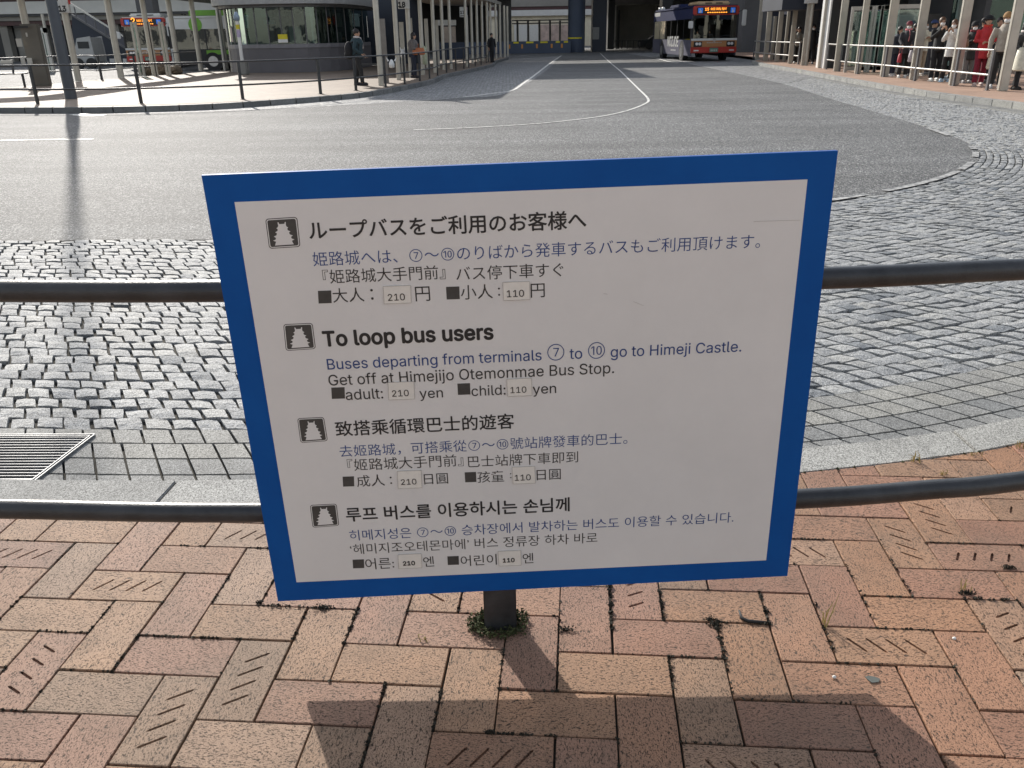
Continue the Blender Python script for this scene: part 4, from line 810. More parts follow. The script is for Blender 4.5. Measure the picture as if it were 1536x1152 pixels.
# ================================================================== MOSS, WEEDS, DEBRIS
MOSS = P('moss_green', (.055, .065, .02), .9, 0, .5, 60, .6, 300)
DRY = P('dry_grass', (.42, .33, .13), .7, 0, .3, 30)
DIRT = P('dark_humus', (.035, .03, .02), .95, 0, .4, 60, .6, 300)
def tufts(name, pts, r, n, hz, mt, label, kind='stuff', seed=1):
    q = random.Random(seed); mb = MB()
    for (cx, cy, k) in pts:
        for _ in range(int(n * k)):
            a = q.uniform(0, 2 * PI); d = r * math.sqrt(q.random()) * (k ** .5); s = q.uniform(.002, .006)
            x, y = cx + math.cos(a) * d, cy + math.sin(a) * d * .7; z = q.uniform(0, hz)
            w = Vector((q.gauss(0, 1), q.gauss(0, 1), q.gauss(0, .6))).normalized() * s; u = Vector((q.gauss(0, 1), q.gauss(0, 1), q.gauss(.6, .6))).normalized() * s
            c = Vector((x, y, z)); mb.add([c - w, c + u * .8, c + w, c - u], [(0, 1, 2, 3)])
    return tag(mb.build(name, mt), label, 'moss', kind=kind)
ring_ = [(-.043 + math.cos(t) * .062, 1.74 + math.sin(t) * .045, (.15, .8, .5, .3, .9)[int(t * 7) % 5]) for t in [k * PI / 9 for k in range(-9, 9)]]
tufts('moss', ring_, .026, 105, .02, MOSS, 'dark green moss cushion around the foot of the railing post', None, 2)
jm = []
def on_joint(u, v, e=.04):
    for dx, dy in ((-e, -e), (e, -e), (e, e), (-e, e)):
        pass
    def owner(a, b):
        X, R_ = math.floor(a), math.floor(b)
        m_ = (X + R_) % 4
        if m_ == 2: return ('H', X, R_)
        if m_ == 3: return ('H', X - 1, R_)
        if m_ == 0: return ('V', X, R_)
        return ('V', X, R_ - 1)
    return len({owner(u + dx, v + dy) for dx, dy in ((-e, -e), (e, -e), (e, e), (-e, e))}) > 1
def gp(u, v): g = Vector((tx0, ty0)) + ub * U_ * u + vb * U_ * v; return g.x, g.y
qj = random.Random(4)
for (u0, v0, u1, v1, k) in ((1, 0, 2, 0, .25), (1, 1, 1, 0, .25), (5, -.6, 5, 1, .1), (6, -1, 6, .3, .35), (7, -1, 7, 0, .2), (8, 0, 8, 1, .35), (9, -1, 9, 0, .3), (8, 0, 9, 0, .12), (10, -1, 10, 1, .25), (4, 0, 6, 0, .12),
                            (13, -2, 13, -1, .3), (10, -3, 12, 1, .1), (7, 1, 7, 2, .08), (13, -1, 14, -1, .2), (-1, 0, 0, 0, .15), (9, 1, 9, 3, .05), (11, -2, 11, 0, .12), (-3, 0, -2, 0, .1), (12, -1, 12, -3, .12), (4, 3, 3.9, 3, .2), (1, 2, 1.5, 1, .1)):
    for t in range(12):
        f = t / 11; x, y = gp(u0 + (u1 - u0) * f, v0 + (v1 - v0) * f)
        if qj.random() < .75 and on_joint(u0 + (u1 - u0) * f, v0 + (v1 - v0) * f): jm.append((x, y, k * qj.uniform(.2, 1.3)))
tufts('moss', jm, .012, 46, .006, DIRT, 'dark moss and dirt growing in the brick joints', 'stuff', 3)
for (px, py, s) in ((849, 945, .7), (483, 912, .8), (388, 905, .35), (1065, 930, .6), (1072, 938, .6), (1150, 918, .3), (1513, 852, .7), (1450, 890, .8)):
    p = at(px, py); b_ = MB(); q = random.Random(px)
    for _ in range(int(120 * s)):
        c = p + Vector((q.gauss(0, .011) * s * 1.3, q.gauss(0, .006) * s, abs(q.gauss(0, .004)))); w = Vector((q.gauss(0, 1), q.gauss(0, 1), q.gauss(0, 1))).normalized() * .0035
        u = Vector((q.gauss(0, 1), q.gauss(0, 1), q.gauss(0, 1))).normalized() * .003; b_.add([c - w, c + u, c + w, c - u], [(0, 1, 2, 3)])
    lb = {849: 'small dark moss clump on a joint just right of the post', 483: 'dark moss clump below the lower left corner of the sign', 388: 'tiny moss speck in a joint left of the sign corner', 1065: 'moss clump at a brick corner below the sign, left one of two touching',
          1072: 'moss clump at a brick corner below the sign, lower one beside the twig', 1150: 'moss speck beside the curved black twig', 1513: 'dark moss clump by the right edge of the bricks', 1450: 'mossy tuft at a joint near the right edge, left of the slotted brick'}[px]
    tag(b_.build('moss_clump', DIRT), lb, 'moss', 'moss clumps on the brick pavement')
tw = [at(1108, 921) + Vector((0, 0, .012)), at(1112, 929) + Vector((0, 0, .005)), at(1122, 933.5) + Vector((0, 0, .004)), at(1138, 934.5) + Vector((0, 0, .004)), at(1152, 935) + Vector((0, 0, .004))]
mb = MB(); mb.tube(tw, [.0025, .0045, .005, .004, .002], 7); tag(mb.build('twig', BLACK, smooth=True), 'curved black twig lying on a brick joint below the sign', 'twig')
qj2 = random.Random(77); jd = []
for _ in range(150):
    u0, v0 = qj2.randint(-8, 15), qj2.randint(-5, 4); dx, dy = qj2.choice(((1, 0), (0, 1)))
    kk = qj2.uniform(.02, .16)
    for t in range(14):
        f = t / 13
        if qj2.random() < .6 and on_joint(u0 + dx * f, v0 + dy * f):
            x, y = gp(u0 + dx * f, v0 + dy * f)
            if y < kerb_y(x)[0] - .02: jd.append((x, y, kk * qj2.uniform(.2, 1.4)))
tufts('joint_dirt', jd, .007, 60, .002, DIRT, 'dark dirt crumbs caught along the brick joints', 'stuff', 31)
for px, py, lb in ((1251, 1017, 'tiny white pebble on a brick right of the sign shadow'), (1431, 959, 'tiny white pebble on a brick near the right edge')):
    mb = MB(); mb.ball(at(px, py) + Vector((0, 0, .003)), (.005, .004, .004), 8, 5); tag(mb.build('pebble', P('white_stone', (.7, .7, .68), .6), smooth=True), lb, 'pebble')
pt = [at(x, y) + Vector((0, 0, .0012)) for x, y in ((1297, 1016), (1303, 1014.5), (1312, 1016), (1320, 1019), (1318, 1024), (1308, 1025), (1302, 1021))]
mb = MB(); n_ = len(pt); mb.add(pt + [p + Vector((0, 0, .001)) for p in pt], [tuple(range(n_, 2 * n_))] + [(i, (i + 1) % n_, n_ + (i + 1) % n_, n_ + i) for i in range(n_)])
tag(mb.build('flattened_gum', P('gum_grey', (.10, .11, .10), .8)), 'flattened dark grey chewing gum on an orange brick', 'gum')
def grass(px, py, n, h, label, seed, spread=.02, mt=DRY):
    q = random.Random(seed); base = at(px, py); r = empty('grass_tuft', base, label, 'grass', 'dry grass tufts in the paving')
    for _ in range(n):
        b0 = base + Vector((q.uniform(-spread, spread), q.uniform(-.012, .012), 0)); d = Vector((q.gauss(-.08, .13), q.gauss(0, .12), 1)) * h * q.uniform(.5, 1.1)
        m_ = b0 + d * .55 + Vector((0, 0, 0)); t_ = b0 + d + Vector((q.gauss(0, .01), 0, -.01))
        mb = MB(); mb.tube([b0, m_, t_], [.0016, .0014, .0003], 4); mb.build('blade', mt, r)
grass(1236, 938, 6, .11, 'tall yellow grass blades growing from a joint right of the sign', 5, .006)
grass(1375, 694, 7, .06, 'sparse dry grass tuft at the kerb edge right of the sign', 6)
grass(1532, 671, 12, .045, 'dense dry grass tuft at the kerb by the right edge', 7, .03)
grass(1465, 684, 6, .03, 'short dry grass at the kerb between the two larger tufts', 8, .02)
grass(1416, 712, 6, .03, 'short dry grass in the bricks above the lower rail', 9, .012)
grass(1446, 886, 5, .05, 'thin brown grass stems by the mossy joint at the right', 10, .01)
grass(638, 960, 5, .02, 'thin pale grass stems lying left of the post foot', 11, .02)
q = random.Random(21); ke = []
for k in range(90):
    s = k / 89; x = -2.4 + s * 5.4; y, _a = kerb_y(x); ke.append((x, y - .004, q.uniform(0, .35)))
tufts('moss', ke, .008, 30, .005, MOSS, 'thin line of moss where the bricks meet the kerb', 'stuff', 8)
# ================================================================== FAR STRUCTURES
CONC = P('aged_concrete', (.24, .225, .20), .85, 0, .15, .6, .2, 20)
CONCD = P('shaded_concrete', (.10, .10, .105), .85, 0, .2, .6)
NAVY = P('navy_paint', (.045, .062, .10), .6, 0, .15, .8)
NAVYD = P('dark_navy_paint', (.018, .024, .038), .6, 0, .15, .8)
MAROON = P('maroon_cladding', (.075, .035, .034), .6, 0, .2, 2)
WHITEB = P('off_white_fascia', (.62, .61, .58), .6, 0, .08, 1)
CREAM = P('cream_wall', (.72, .65, .50), .7, 0, .1, 1.5)
DARK = P('near_black_cladding', (.015, .016, .018), .5, 0, .3, 1)
CHAR = P('charcoal_cladding', (.035, .037, .042), .5, 0, .2, 1)
YEL = P('yellow_paint', (.62, .52, .02), .5, 0, .1, 3)
ORG = P('orange_paint', (.55, .22, .04), .5, 0, .1, 3)
WHITEP = P('white_panel_paint', (.72, .71, .68), .5, 0, .06, 5)
GREYT = P('grey_wall_tile', (.115, .11, .12), .55, 0, .12, 1)
CLEAR = glass('clear_shelter_glass', (.80, .90, .86), .12)
OFFICE = glass('office_window_glass', (.34, .46, .44), .09, .015, (.5, .62, .60))
PALE = glass('pale_screen_glass', (.66, .78, .76), .14, .05, (.8, .92, .9))

# ---- elevated railway over the end of the street
via = empty('railway_viaduct', (3, 88, RD), 'concrete railway viaduct carried over the far end of the bus street', 'viaduct')
mb = MB(); mb.box((0, 92, 9.2), (170, 30, 1.4)); mb.build('deck', CONC, via)
for k, y in enumerate((78, 84.5, 91, 98)):
    mb = MB(); mb.box((0, y, 7.7), (170, 1.1, 1.6)); mb.build('girder', CONC, via)
mb = MB(); mb.box((0, 77.2, 10.6), (170, .3, 1.6)); mb.build('parapet', CONC, via)
def round_pillar(px0, px1, py, zt, mt, name='pillar', par=via, n=20):
    a = at(px0, py, RD); b = at(px1, py, RD); r = (b - a).length / 2; c = (a + b) / 2 + Vector((0, r, 0))
    mb = MB(); mb.tube([(c.x, c.y, RD), (c.x, c.y, zt)], r, n); return mb.build(name, mt, par, smooth='auto'), c, r
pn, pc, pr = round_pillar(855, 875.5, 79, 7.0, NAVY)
mb = MB(); mb.tube([(pc.x - .02, pc.y, 1.02), (pc.x - .02, pc.y, 1.14)], pr + .012, 20); mb.build('stripe', YEL, pn, smooth='auto')
def sq_pillar(px0, px1, py, zt, mt, dep=1.4, name='pillar', par=via):
    a = at(px0, py, RD); b = at(px1, py, RD)
    mb = MB(); mb.box(((a.x + b.x) / 2, a.y + dep / 2, (zt + RD) / 2), (b.x - a.x, dep, zt - RD)); return mb.build(name, mt, par), a, b
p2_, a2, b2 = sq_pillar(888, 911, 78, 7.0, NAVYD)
a = aty(889, 41, a2.y - .03); b = aty(898.5, 59, a2.y - .03)
mb = MB(); mb.box(((a.x + b.x) / 2, a2.y - .03, (a.z + b.z) / 2), (b.x - a.x, .04, a.z - b.z)); mb.build('notice_board', P('board_grey', (.2, .2, .19), .5), via)
sq_pillar(747, 768, 80, 7.0, DARK); sq_pillar(990, 1008, 78, 7.0, DARK); sq_pillar(911, 922, 74, 7.0, DARK, 3)
for x in (-42, -30, -21, 24, 34): 
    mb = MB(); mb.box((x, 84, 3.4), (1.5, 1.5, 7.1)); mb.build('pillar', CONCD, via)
# navy barrier wall with yellow stripes
wl = empty('barrier_wall', (0, 82, RD), 'low navy wall with yellow dashes closing the end of the street', 'wall')
a = at(690, 82, RD); b = at(856, 79.5, RD); ztop = aty(780, 62, a.y).z
d_ = (b - a); dn = d_.normalized()
mb = MB(); mb.bar(a + Vector((0, .2, (ztop - RD) / 2)), b + Vector((0, .2, (ztop - RD) / 2)), .3, ztop - RD); mb.build('wall_body', NAVY, wl)
for px0, px1 in ((770, 778), (789, 800), (810, 821), (833, 839), (845, 851)):
    p = aty(px0, 63.5, a.y); r_ = aty(px1, 63.5, a.y); f0 = (p.x - a.x) / d_.x; f1 = (r_.x - a.x) / d_.x
    u = a + d_ * f0; v = a + d_ * f1
    mb = MB(); mb.bar((u.x, u.y + .03, ztop - .10), (v.x, v.y + .03, ztop - .10), .08, .14); mb.build('yellow_stripe', YEL, wl)
for px in (764, 783, 805, 827, 842):
    p = aty(px, 66, a.y); u = a + d_ * ((p.x - a.x) / d_.x)
    mb = MB(); mb.box((u.x, u.y + .03, ztop - .42), (.16, .06, .34)); mb.build('reflector', ORG, wl)

# ---- behind: sunlit cream building, maroon band, fence and people
YB = 128
cb = empty('cream_building', (-8, YB, RD), 'sunlit cream building with maroon band seen under the viaduct', 'building')
def wallpx(px0, py0, px1, py1, Y_, dep, name, mt, par):
    a = aty(px0, py0, Y_); b = aty(px1, py1, Y_); mb = MB()
    mb.box(((a.x + b.x) / 2, Y_ + dep / 2, (a.z + b.z) / 2), (abs(b.x - a.x), dep, abs(a.z - b.z))); return mb.build(name, mt, par)
wallpx(680, 21.5, 960, 82, YB, 6, 'wall', CREAM, cb); wallpx(680, 17, 960, 21, YB - .6, 6.5, 'cornice', WHITEB, cb)
wallpx(680, 7.5, 960, 16.5, YB - .2, 6, 'maroon_band', MAROON, cb); wallpx(680, -60, 960, 7, YB - .4, 6, 'upper_wall', CONC, cb)
SHUT = P('pale_shutter', (.68, .67, .63), .5, 0, .05, 5)
for k, (x0, x1) in enumerate(((771, 775), (778, 791), (794, 808), (811, 824), (827, 838), (841, 852))):
    wallpx(x0, 37, x1, 62, YB - .35, .3, 'shutter', SHUT if k < 3 else P('pinkish_shutter', (.5, .38, .33), .6, 0, .3, 1.2), cb)
YF = 100
fr_ = empty('lattice_fence', (-2, YF, RD), 'dark open frame fence behind the navy wall', 'fence')
for px in (776, 792, 809, 825, 840):
    a = aty(px, 31, YF); mb = MB(); mb.bar((a.x, YF, RD), (a.x, YF, a.z), .22, .1); mb.build('post', IRON2, fr_)
for y in (31, 35.5): 
    a = aty(768, y, YF); b = aty(855, y, YF); mb = MB(); mb.bar((a.x, YF, a.z), (b.x, YF, a.z), .12, .12); mb.build('rail', IRON2, fr_)
# grey corrugated wall to the right
cw = empty('corrugated_wall', (16, 100, RD), 'grey corrugated wall under the viaduct, left of the navy bus', 'wall')
a = aty(921, 7, 100); b = aty(992, 70, 100)
mb = MB(); mb.box(((a.x + b.x) / 2, 100.2, (a.z + b.z) / 2), (b.x - a.x, .3, a.z - b.z)); mb.build('panel', CONC, cw)
for k in range(24):
    x = a.x + (b.x - a.x) * (k + .5) / 24; mb = MB(); mb.box((x, 100.02, (a.z + b.z) / 2), (.11, .09, a.z - b.z)); mb.build('rib', CONC, cw)
mb = MB(); p = aty(922.5, 8, 99.8); q = aty(924.5, 70, 99.8); mb.box((p.x, 99.8, (p.z + q.z) / 2), (.3, .3, p.z - q.z)); mb.build('corner_post', WHITEP, cw)
p = aty(928.5, 24, 99.4); mb = MB(); mb.box((p.x, 99.4, 1.8), (.18, .18, 3.9)); mb.build('down_pipe', DARK, cw)
rl = empty('guard_rail', (14, 97, RD), 'thin dark guard rail in front of the corrugated wall', 'railing')
for y in (61.5,):
    a = aty(922, y, 97); b = aty(968, y, 97); mb = MB(); mb.bar((a.x, 97, a.z), (b.x, 97, a.z), .07, .07); mb.build('rail', IRON, rl)
for px in (925, 933, 941, 950, 959):
    a = aty(px, 60, 97); mb = MB(); mb.bar((a.x, 97, RD), (a.x, 97, a.z), .1, .1); mb.build('post', IRON, rl)
# back wall of the dark undercroft
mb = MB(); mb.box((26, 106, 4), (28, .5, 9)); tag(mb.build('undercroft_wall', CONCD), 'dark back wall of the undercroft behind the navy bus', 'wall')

# ---- unseen decks added overhead to throw the bands of shade across the street
fb = empty('shade_deck', (0, 60, RD), 'unseen deck added high over the bus street to cast its bands of shade', 'shade_deck')
mb = MB(); mb.box((4, 61.5, 8.1), (60, 6.8, .5)); mb.build('deck', CONC, fb)
mb = MB(); mb.box((-9.6, 56.0, 8.12), (15.4, 15.5, .46)); mb.build('shade_slab', CONC, fb)  # unseen slab, placed to cast the shadow patch on the road
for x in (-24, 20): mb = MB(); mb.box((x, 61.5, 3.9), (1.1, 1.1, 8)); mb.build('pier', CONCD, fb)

# ---- station building on the left
st = empty('station_building', (-42, 84, RD), 'long station building with maroon band and pale fascia behind the left stops', 'building')
def stp(px0, py0, px1, py1, Y_, dep, name, mt): return wallpx(px0, py0, px1, py1, Y_, dep, name, mt, st)
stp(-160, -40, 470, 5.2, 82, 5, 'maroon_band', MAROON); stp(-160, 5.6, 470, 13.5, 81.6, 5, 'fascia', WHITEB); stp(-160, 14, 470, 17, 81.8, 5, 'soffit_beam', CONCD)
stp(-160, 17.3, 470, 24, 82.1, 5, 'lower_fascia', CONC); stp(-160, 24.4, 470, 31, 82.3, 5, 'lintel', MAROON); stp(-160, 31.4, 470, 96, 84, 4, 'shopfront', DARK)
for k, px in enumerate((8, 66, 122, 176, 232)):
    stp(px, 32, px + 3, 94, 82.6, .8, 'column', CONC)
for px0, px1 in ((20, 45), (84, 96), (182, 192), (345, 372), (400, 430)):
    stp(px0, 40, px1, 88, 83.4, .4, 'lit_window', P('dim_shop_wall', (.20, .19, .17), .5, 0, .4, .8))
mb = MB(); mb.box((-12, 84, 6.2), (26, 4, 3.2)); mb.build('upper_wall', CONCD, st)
# escalator housing
es = empty('escalator', (-30, 62, RD), 'dark covered escalator sloping down to the right behind stop 13', 'escalator')
Y_ = 62
A_ = aty(108, 22, Y_); B_ = aty(212, 86, Y_); C_ = aty(212, 92, Y_); D_ = aty(108, 92, Y_)
mb = MB(); vs = [(p.x, yy, p.z) for yy in (Y_, Y_ + 3) for p in (A_, B_, C_, D_)]
mb.add(vs, [(0, 1, 2, 3), (7, 6, 5, 4), (0, 4, 5, 1), (1, 5, 6, 2), (2, 6, 7, 3), (3, 7, 4, 0)]); mb.build('housing', NAVYD, es)
for dz, w, mt in ((.0, .12, IRON2), (.75, .10, GALV)):
    mb = MB(); mb.bar(A_ + Vector((0, -.1, dz)), B_ + Vector((0, -.1, dz)), w, w); mb.build('handrail', mt, es)
for k in range(7):
    p = A_.lerp(B_, (k + .5) / 7); mb = MB(); mb.bar(p + Vector((0, -.1, 0)), p + Vector((0, -.1, .75)), .06, .06); mb.build('baluster', IRON2, es)
# white van at the back
van = empty('parked_van', (-31, 57, RD), 'white van parked beyond the left island, half hidden by poles', 'van')
a = aty(112, 90, 57); b = aty(136, 58, 57)
prof = [(-.95, .35), (-.95, .9), (-.75, 1.1), (-.35, 1.75), (.9, 1.85), (.97, 1.0), (.97, .35)]
vx = (a.x + b.x) / 2; vb_ = MB(); n = len(prof)
vb_.add([(vx + x * .62, 57 + yy, RD + z) for yy in (0, 1.7) for x, z in prof], [tuple(range(n)), tuple(reversed(range(n, 2 * n)))] + [(i, (i + 1) % n, n + (i + 1) % n, n + i) for i in range(n)])
vb_.build('body', P('van_grey_white', (.36, .36, .35), .5), van, bevel=.05)
mb = MB(); mb.box((vx + .1, 56.99, 1.25), (.7, .03, .4)); mb.build('window', DARK, van)
for x in (-.4, .42):
    mb = MB(); mb.tube([(vx + x, 56.9, RD + .32), (vx + x, 57.1, RD + .32)], .32, 16); mb.build('wheel', BLACK, van)
# sunlit low barriers by the back road
lb = empty('low_barrier', (-28, 60, RD), 'row of low white barriers catching the sun beyond the left island', 'barrier')
for px0, px1 in ((120, 131), (133, 145), (147, 160), (164, 172), (184, 190), (191, 200), (58, 78)):
    wallpx(px0, 88, px1, 95, 60, .15, 'panel', WHITEP, lb)
# white framed booth at far left
bo = empty('glass_booth', (-29, 50, RD), 'white framed glass booth beyond the left island', 'booth')
a = aty(52, 42, 50); b = aty(80, 95, 50)
for x0, x1, z0_, z1_ in ((a.x, a.x + .16, RD, a.z), (b.x - .16, b.x, RD, a.z), (a.x, b.x, a.z - .25, a.z), ((a.x + b.x) / 2 - .08, (a.x + b.x) / 2 + .08, RD, a.z - .26)):
    mb = MB(); mb.box(((x0 + x1) / 2, 50, (z0_ + z1_) / 2), (x1 - x0, .16, z1_ - z0_)); mb.build('frame', GALV, bo)
for x0, x1 in ((a.x + .16, (a.x + b.x) / 2 - .08), ((a.x + b.x) / 2 + .08, b.x - .16)):
    mb = MB(); mb.box(((x0 + x1) / 2, 50, (a.z - .3 + RD) / 2), (x1 - x0, .02, a.z - .3 - RD)); mb.build('pane', PALE, bo)

# ================================================================== SHELTERS
def post_top(px, py, zt=3.25, z=0.0, r=.075, mt=BEIGE, par=None, flat_=None):
    p = at(px, py, z)
    mb = MB()
    if flat_: mb.box((p.x, p.y, (z + zt) / 2), (flat_[0], flat_[1], zt - z), flat_[2])
    else: mb.tube([(p.x, p.y, z), (p.x, p.y, zt)], r, 14)
    return mb.build('post', mt, par, smooth='auto')
LS = empty('bus_shelter', (-3, 38, 0), 'long left-hand bus shelter with a row of round beige posts along the kerb', 'shelter')
for px, py, r in ((572, 128.5, .085), (598.5, 120, .08), (635, 112.5, .08), (653, 109, .075), (666, 105, .07), (677, 103.5, .07), (700.5, 100, .07), (709, 95.5, .07), (717, 93.5, .07), (724.5, 92, .07), (732, 90.5, .07), (737, 89, .07), (744.5, 88, .07), (751, 86.5, .07), (757.5, 85.5, .07), (762, 84.5, .07)):
    post_top(px, py, 3.3, r=r, par=LS)
mb = MB(); mb.prism([(-4.6, 29.0), (-3.35, 29.6), (-1.2, 53), (-.3, 62), (-4.5, 62), (-6.8, 30)], 3.3, 3.48); mb.build('roof', CONC, LS)
for px0, px1, py in ((600, 612, 117), (520, 520, 105)):
    pass
# tall beige panels inside the shelter
for k, (px0, px1, py0, py1) in enumerate(((571, 583, 28, 124), (603, 609, 33, 108), (640, 645, 28, 104), (656, 660, 30, 102), (618, 622, 27, 106))):
    p = at((px0 + px1) / 2, py1); q_ = aty((px0 + px1) / 2, py0, p.y); w = (px1 - px0) / FPX * p.y
    mb = MB(); mb.box((p.x, p.y, q_.z / 2), (w, .12, q_.z)); tag(mb.build('standing_panel', BEIGE if k else P('brown_grey_panel', (.20, .18, .16), .5, .2)),
        ('tall brown-grey information panel behind the first two round posts', 'narrow beige panel behind the pole of stop 18', 'beige panel between the posts right of the woman', 'narrow beige panel right of the striped green bag', 'slim beige panel directly behind the woman with the orange bag')[k], 'panel', 'information panels in the left shelter')
mb = MB(); p0 = at(600, 98); mb.box((p0.x - 2.6, p0.y + 3, 1.9), (7, .2, 3.8)); tag(mb.build('dark_partition', NAVYD), 'dark navy partition wall behind the round posts', 'wall')

WS = empty('walkway_canopy', (-15, 33, 0), 'walkway canopy over the left island on leaning-looking beige and slate posts', 'canopy')
for px, py, r, mt in ((59, 128, .12, BEIGE), (118, 122, .12, BEIGE), (182, 117, .13, BEIGE), (269, 108.5, .12, BEIGE), (302, 106, .12, BEIGE), (340, 104, .11, BEIGE), (232, 113, .11, BEIGE), (79, 96, .1, BEIGE), (152, 92, .1, BEIGE), (181, 93, .1, BEIGE), (338, 106, .08, GALV), (349, 108, .06, GALV)):
    post_top(px, py, 3.25 if py > 100 else 3.3, r=r, mt=mt, par=WS)
band = [(-13.55, 23.57), (-12.71, 25.50), (-12.69, 30.10), (-12.38, 34.35), (-12.53, 39.84)]
band = [(-22, 19.5)] + band + [(-12.4, 46)]
bc = [(x - 2.85, y + 5.95) for x, y in band]
bA, bB = offset(spline(bc, 5), .75), offset(spline(bc, 5), -.75)
mb = MB(); mb.prism(bA + list(reversed(bB)), 3.25, 3.42); mb.build('roof', CONC, WS)
mb = MB(); mb.tube([(aty(110, 149, 24).x, 23.9, 0), (aty(110, 149, 24).x, 23.9, 3.45), (aty(110, 149, 24).x, 23.9, 5.2), (aty(110, 149, 24).x, 23.9, 11.6)], [.15, .135, .075, .03], 16); o = mb.build('slate_pole', DPOST, smooth='auto')
tag(o, 'thick dark slate pole in front of the number 13 sign, tallest of the left island', 'pole')

# ---- glass office on the island
GB = empty('glass_office', (-11, 42, 0), 'low glass-walled office with grey tiled base behind the left railing', 'building')
bp_ = [at(300, 106.5), at(350, 109), at(372, 109.3), at(430, 108.6), at(480, 107.6), at(523, 103.5), at(556, 98.5)]
bp_ = [Vector((-13.3, 47.5, 0)), Vector((-13.1, 43.0, 0)), Vector((-12.6, 41.5, 0)), Vector((-11.7, 40.75, 0)), Vector((-10.0, 40.4, 0)), Vector((-8.45, 40.7, 0)), Vector((-7.55, 42.6, 0)), Vector((-7.2, 47.5, 0))]
bs_ = spline([(p.x, p.y) for p in bp_], 3)
sillz = aty(430, 66, 40.4).z; topz = aty(430, 6, 40.4).z; mid = aty(430, 72, 40.4).z
inn_ = offset(bs_, .25)
mb = MB(); n = len(bs_)
ext = bs_ + [(-7.2, 47.9), (-13.3, 47.9)]
mb.prism(ext, 0, mid); mb.build('base_wall', GREYT, GB)
mb = MB(); mb.prism(offset(bs_, -.04) + [(-7.2, 47.9), (-13.3, 47.9)], mid + .002, sillz); mb.build('sill', P('grey_sill', (.19, .185, .20), .45), GB)
for i in range(0, n - 1):
    a = Vector((*bs_[i], 0)); b = Vector((*bs_[i + 1], 0))
    mb = MB(); mb.quad((a.x, a.y, sillz), (b.x, b.y, sillz), (b.x, b.y, topz), (a.x, a.y, topz)); mb.build('pane', OFFICE, GB)
    mb = MB(); mb.tube([(a.x, a.y, sillz), (a.x, a.y, topz)], .03, 6); mb.build('mullion', IRON2, GB)
mb = MB(); mb.prism(offset(bs_, -.55) + [(-6.7, 47.9), (-13.3, 47.9)], topz, topz + .42); mb.build('roof', P('fascia_grey', (.30, .30, .29), .5), GB)
mb = MB(); mb.prism(offset(bs_, -.3) + [(-7.0, 47.9), (-13.3, 47.9)], topz - .12, topz - .003); mb.build('roof_trim', IRON2, GB)
mb = MB(); mb.box((-10.4, 46.2, 1.9), (5.2, .15, 3.2)); mb.build('inner_wall', P('inner_wall_green', (.06, .075, .07), .7, 0, .4, .7), GB)
for px0, px1, py0, py1, c in ((433, 452, 40, 64, (.30, .36, .34)), (460, 474, 20, 30, (.3, .32, .3)), (395, 412, 30, 36, (.12, .25, .32)), (390, 410, 8, 26, (.18, .2, .18)), (414, 428, 8, 24, (.2, .21, .19)), (436, 450, 6, 20, (.22, .24, .2)), (502, 512, 20, 40, (.25, .24, .2)), (500, 512, 48, 62, (.22, .2, .17)), (484, 488, 16, 64, (.2, .22, .21)), (372, 384, 26, 60, (.04, .06, .06))):
    wallpx(px0, py0, px1, py1, 43.6, .3, 'furniture', P('office_%d' % px0, c, .6), GB)
# notices on the glass
nb = tag(wallpx(416.5, 51.5, 432, 64, 40.33, .02, 'window_notice', YEL, None), 'yellow and white notice stuck inside the office window', 'notice')
wallpx(417, 59, 432, 63.8, 40.30, .02, 'white_strip', WHITEP, nb)
mb = MB()
for px, py, zt in ((479, 108, 3.3),):
    pass
post_top(475, 106, 3.6, r=.055, mt=GALV, par=GB); post_top(483, 104.5, 3.6, r=.05, mt=GALV, par=GB)
tag(wallpx(549.5, 24, 552.5, 56, 38.0, .05, 'hanging_strip', WHITEP, None), 'narrow white vertical strip sign left of the first round post', 'sign')

# ---- glass booth panels on the island (smoking screen)
SC_ = empty('glass_screen', (-14.2, 39, 0), 'framed glass screens standing on the left island in front of the red bus', 'screen')
def screen(px0, px1, py0, py1, Y_, mtg, par, fw=.09, cross=()):
    a = aty(px0, py0, Y_); b = aty(px1, py1, Y_); z0 = max(b.z, .02)
    for x in (a.x + fw / 2, b.x - fw / 2): mb = MB(); mb.box((x, Y_, (a.z) / 2), (fw, fw, a.z)); mb.build('frame', BEIGE, par)
    mb = MB(); mb.box(((a.x + b.x) / 2, Y_, a.z - fw / 2), (b.x - a.x - 2 * fw - .004, fw * .9, fw)); mb.build('frame', BEIGE, par)
    mb = MB(); mb.box(((a.x + b.x) / 2, Y_, (a.z - fw + .15) / 2), (b.x - a.x - 2 * fw - .004, .012, a.z - fw - .15)); mb.build('pane', mtg, par)
for px0, px1 in ((195, 218), (221, 236), (236.5, 257)): screen(px0, px1, 33, 112, 39, PALE, SC_)
# planter-like stone under the screens
ro = MB(); q = random.Random(9)
p = at(240, 111.5)
for k, (dx, w, h) in enumerate(((-.55, .55, .45), (.15, .75, .5), (.75, .5, .38))): ro.ball((p.x + dx, p.y, h * .45), (w * .55, .4, h * .55), 12, 8)
for i, v in enumerate(ro.v): ro.v[i] = (v[0] + q.uniform(-.04, .04), v[1] + q.uniform(-.04, .04), v[2] + q.uniform(-.03, .03))
tag(ro.build('boulder', P('brown_rock', (.17, .13, .09), .85, 0, .5, 5, .6, 18), kind='stuff'), 'brown rocks heaped at the foot of the glass screens', 'rocks')

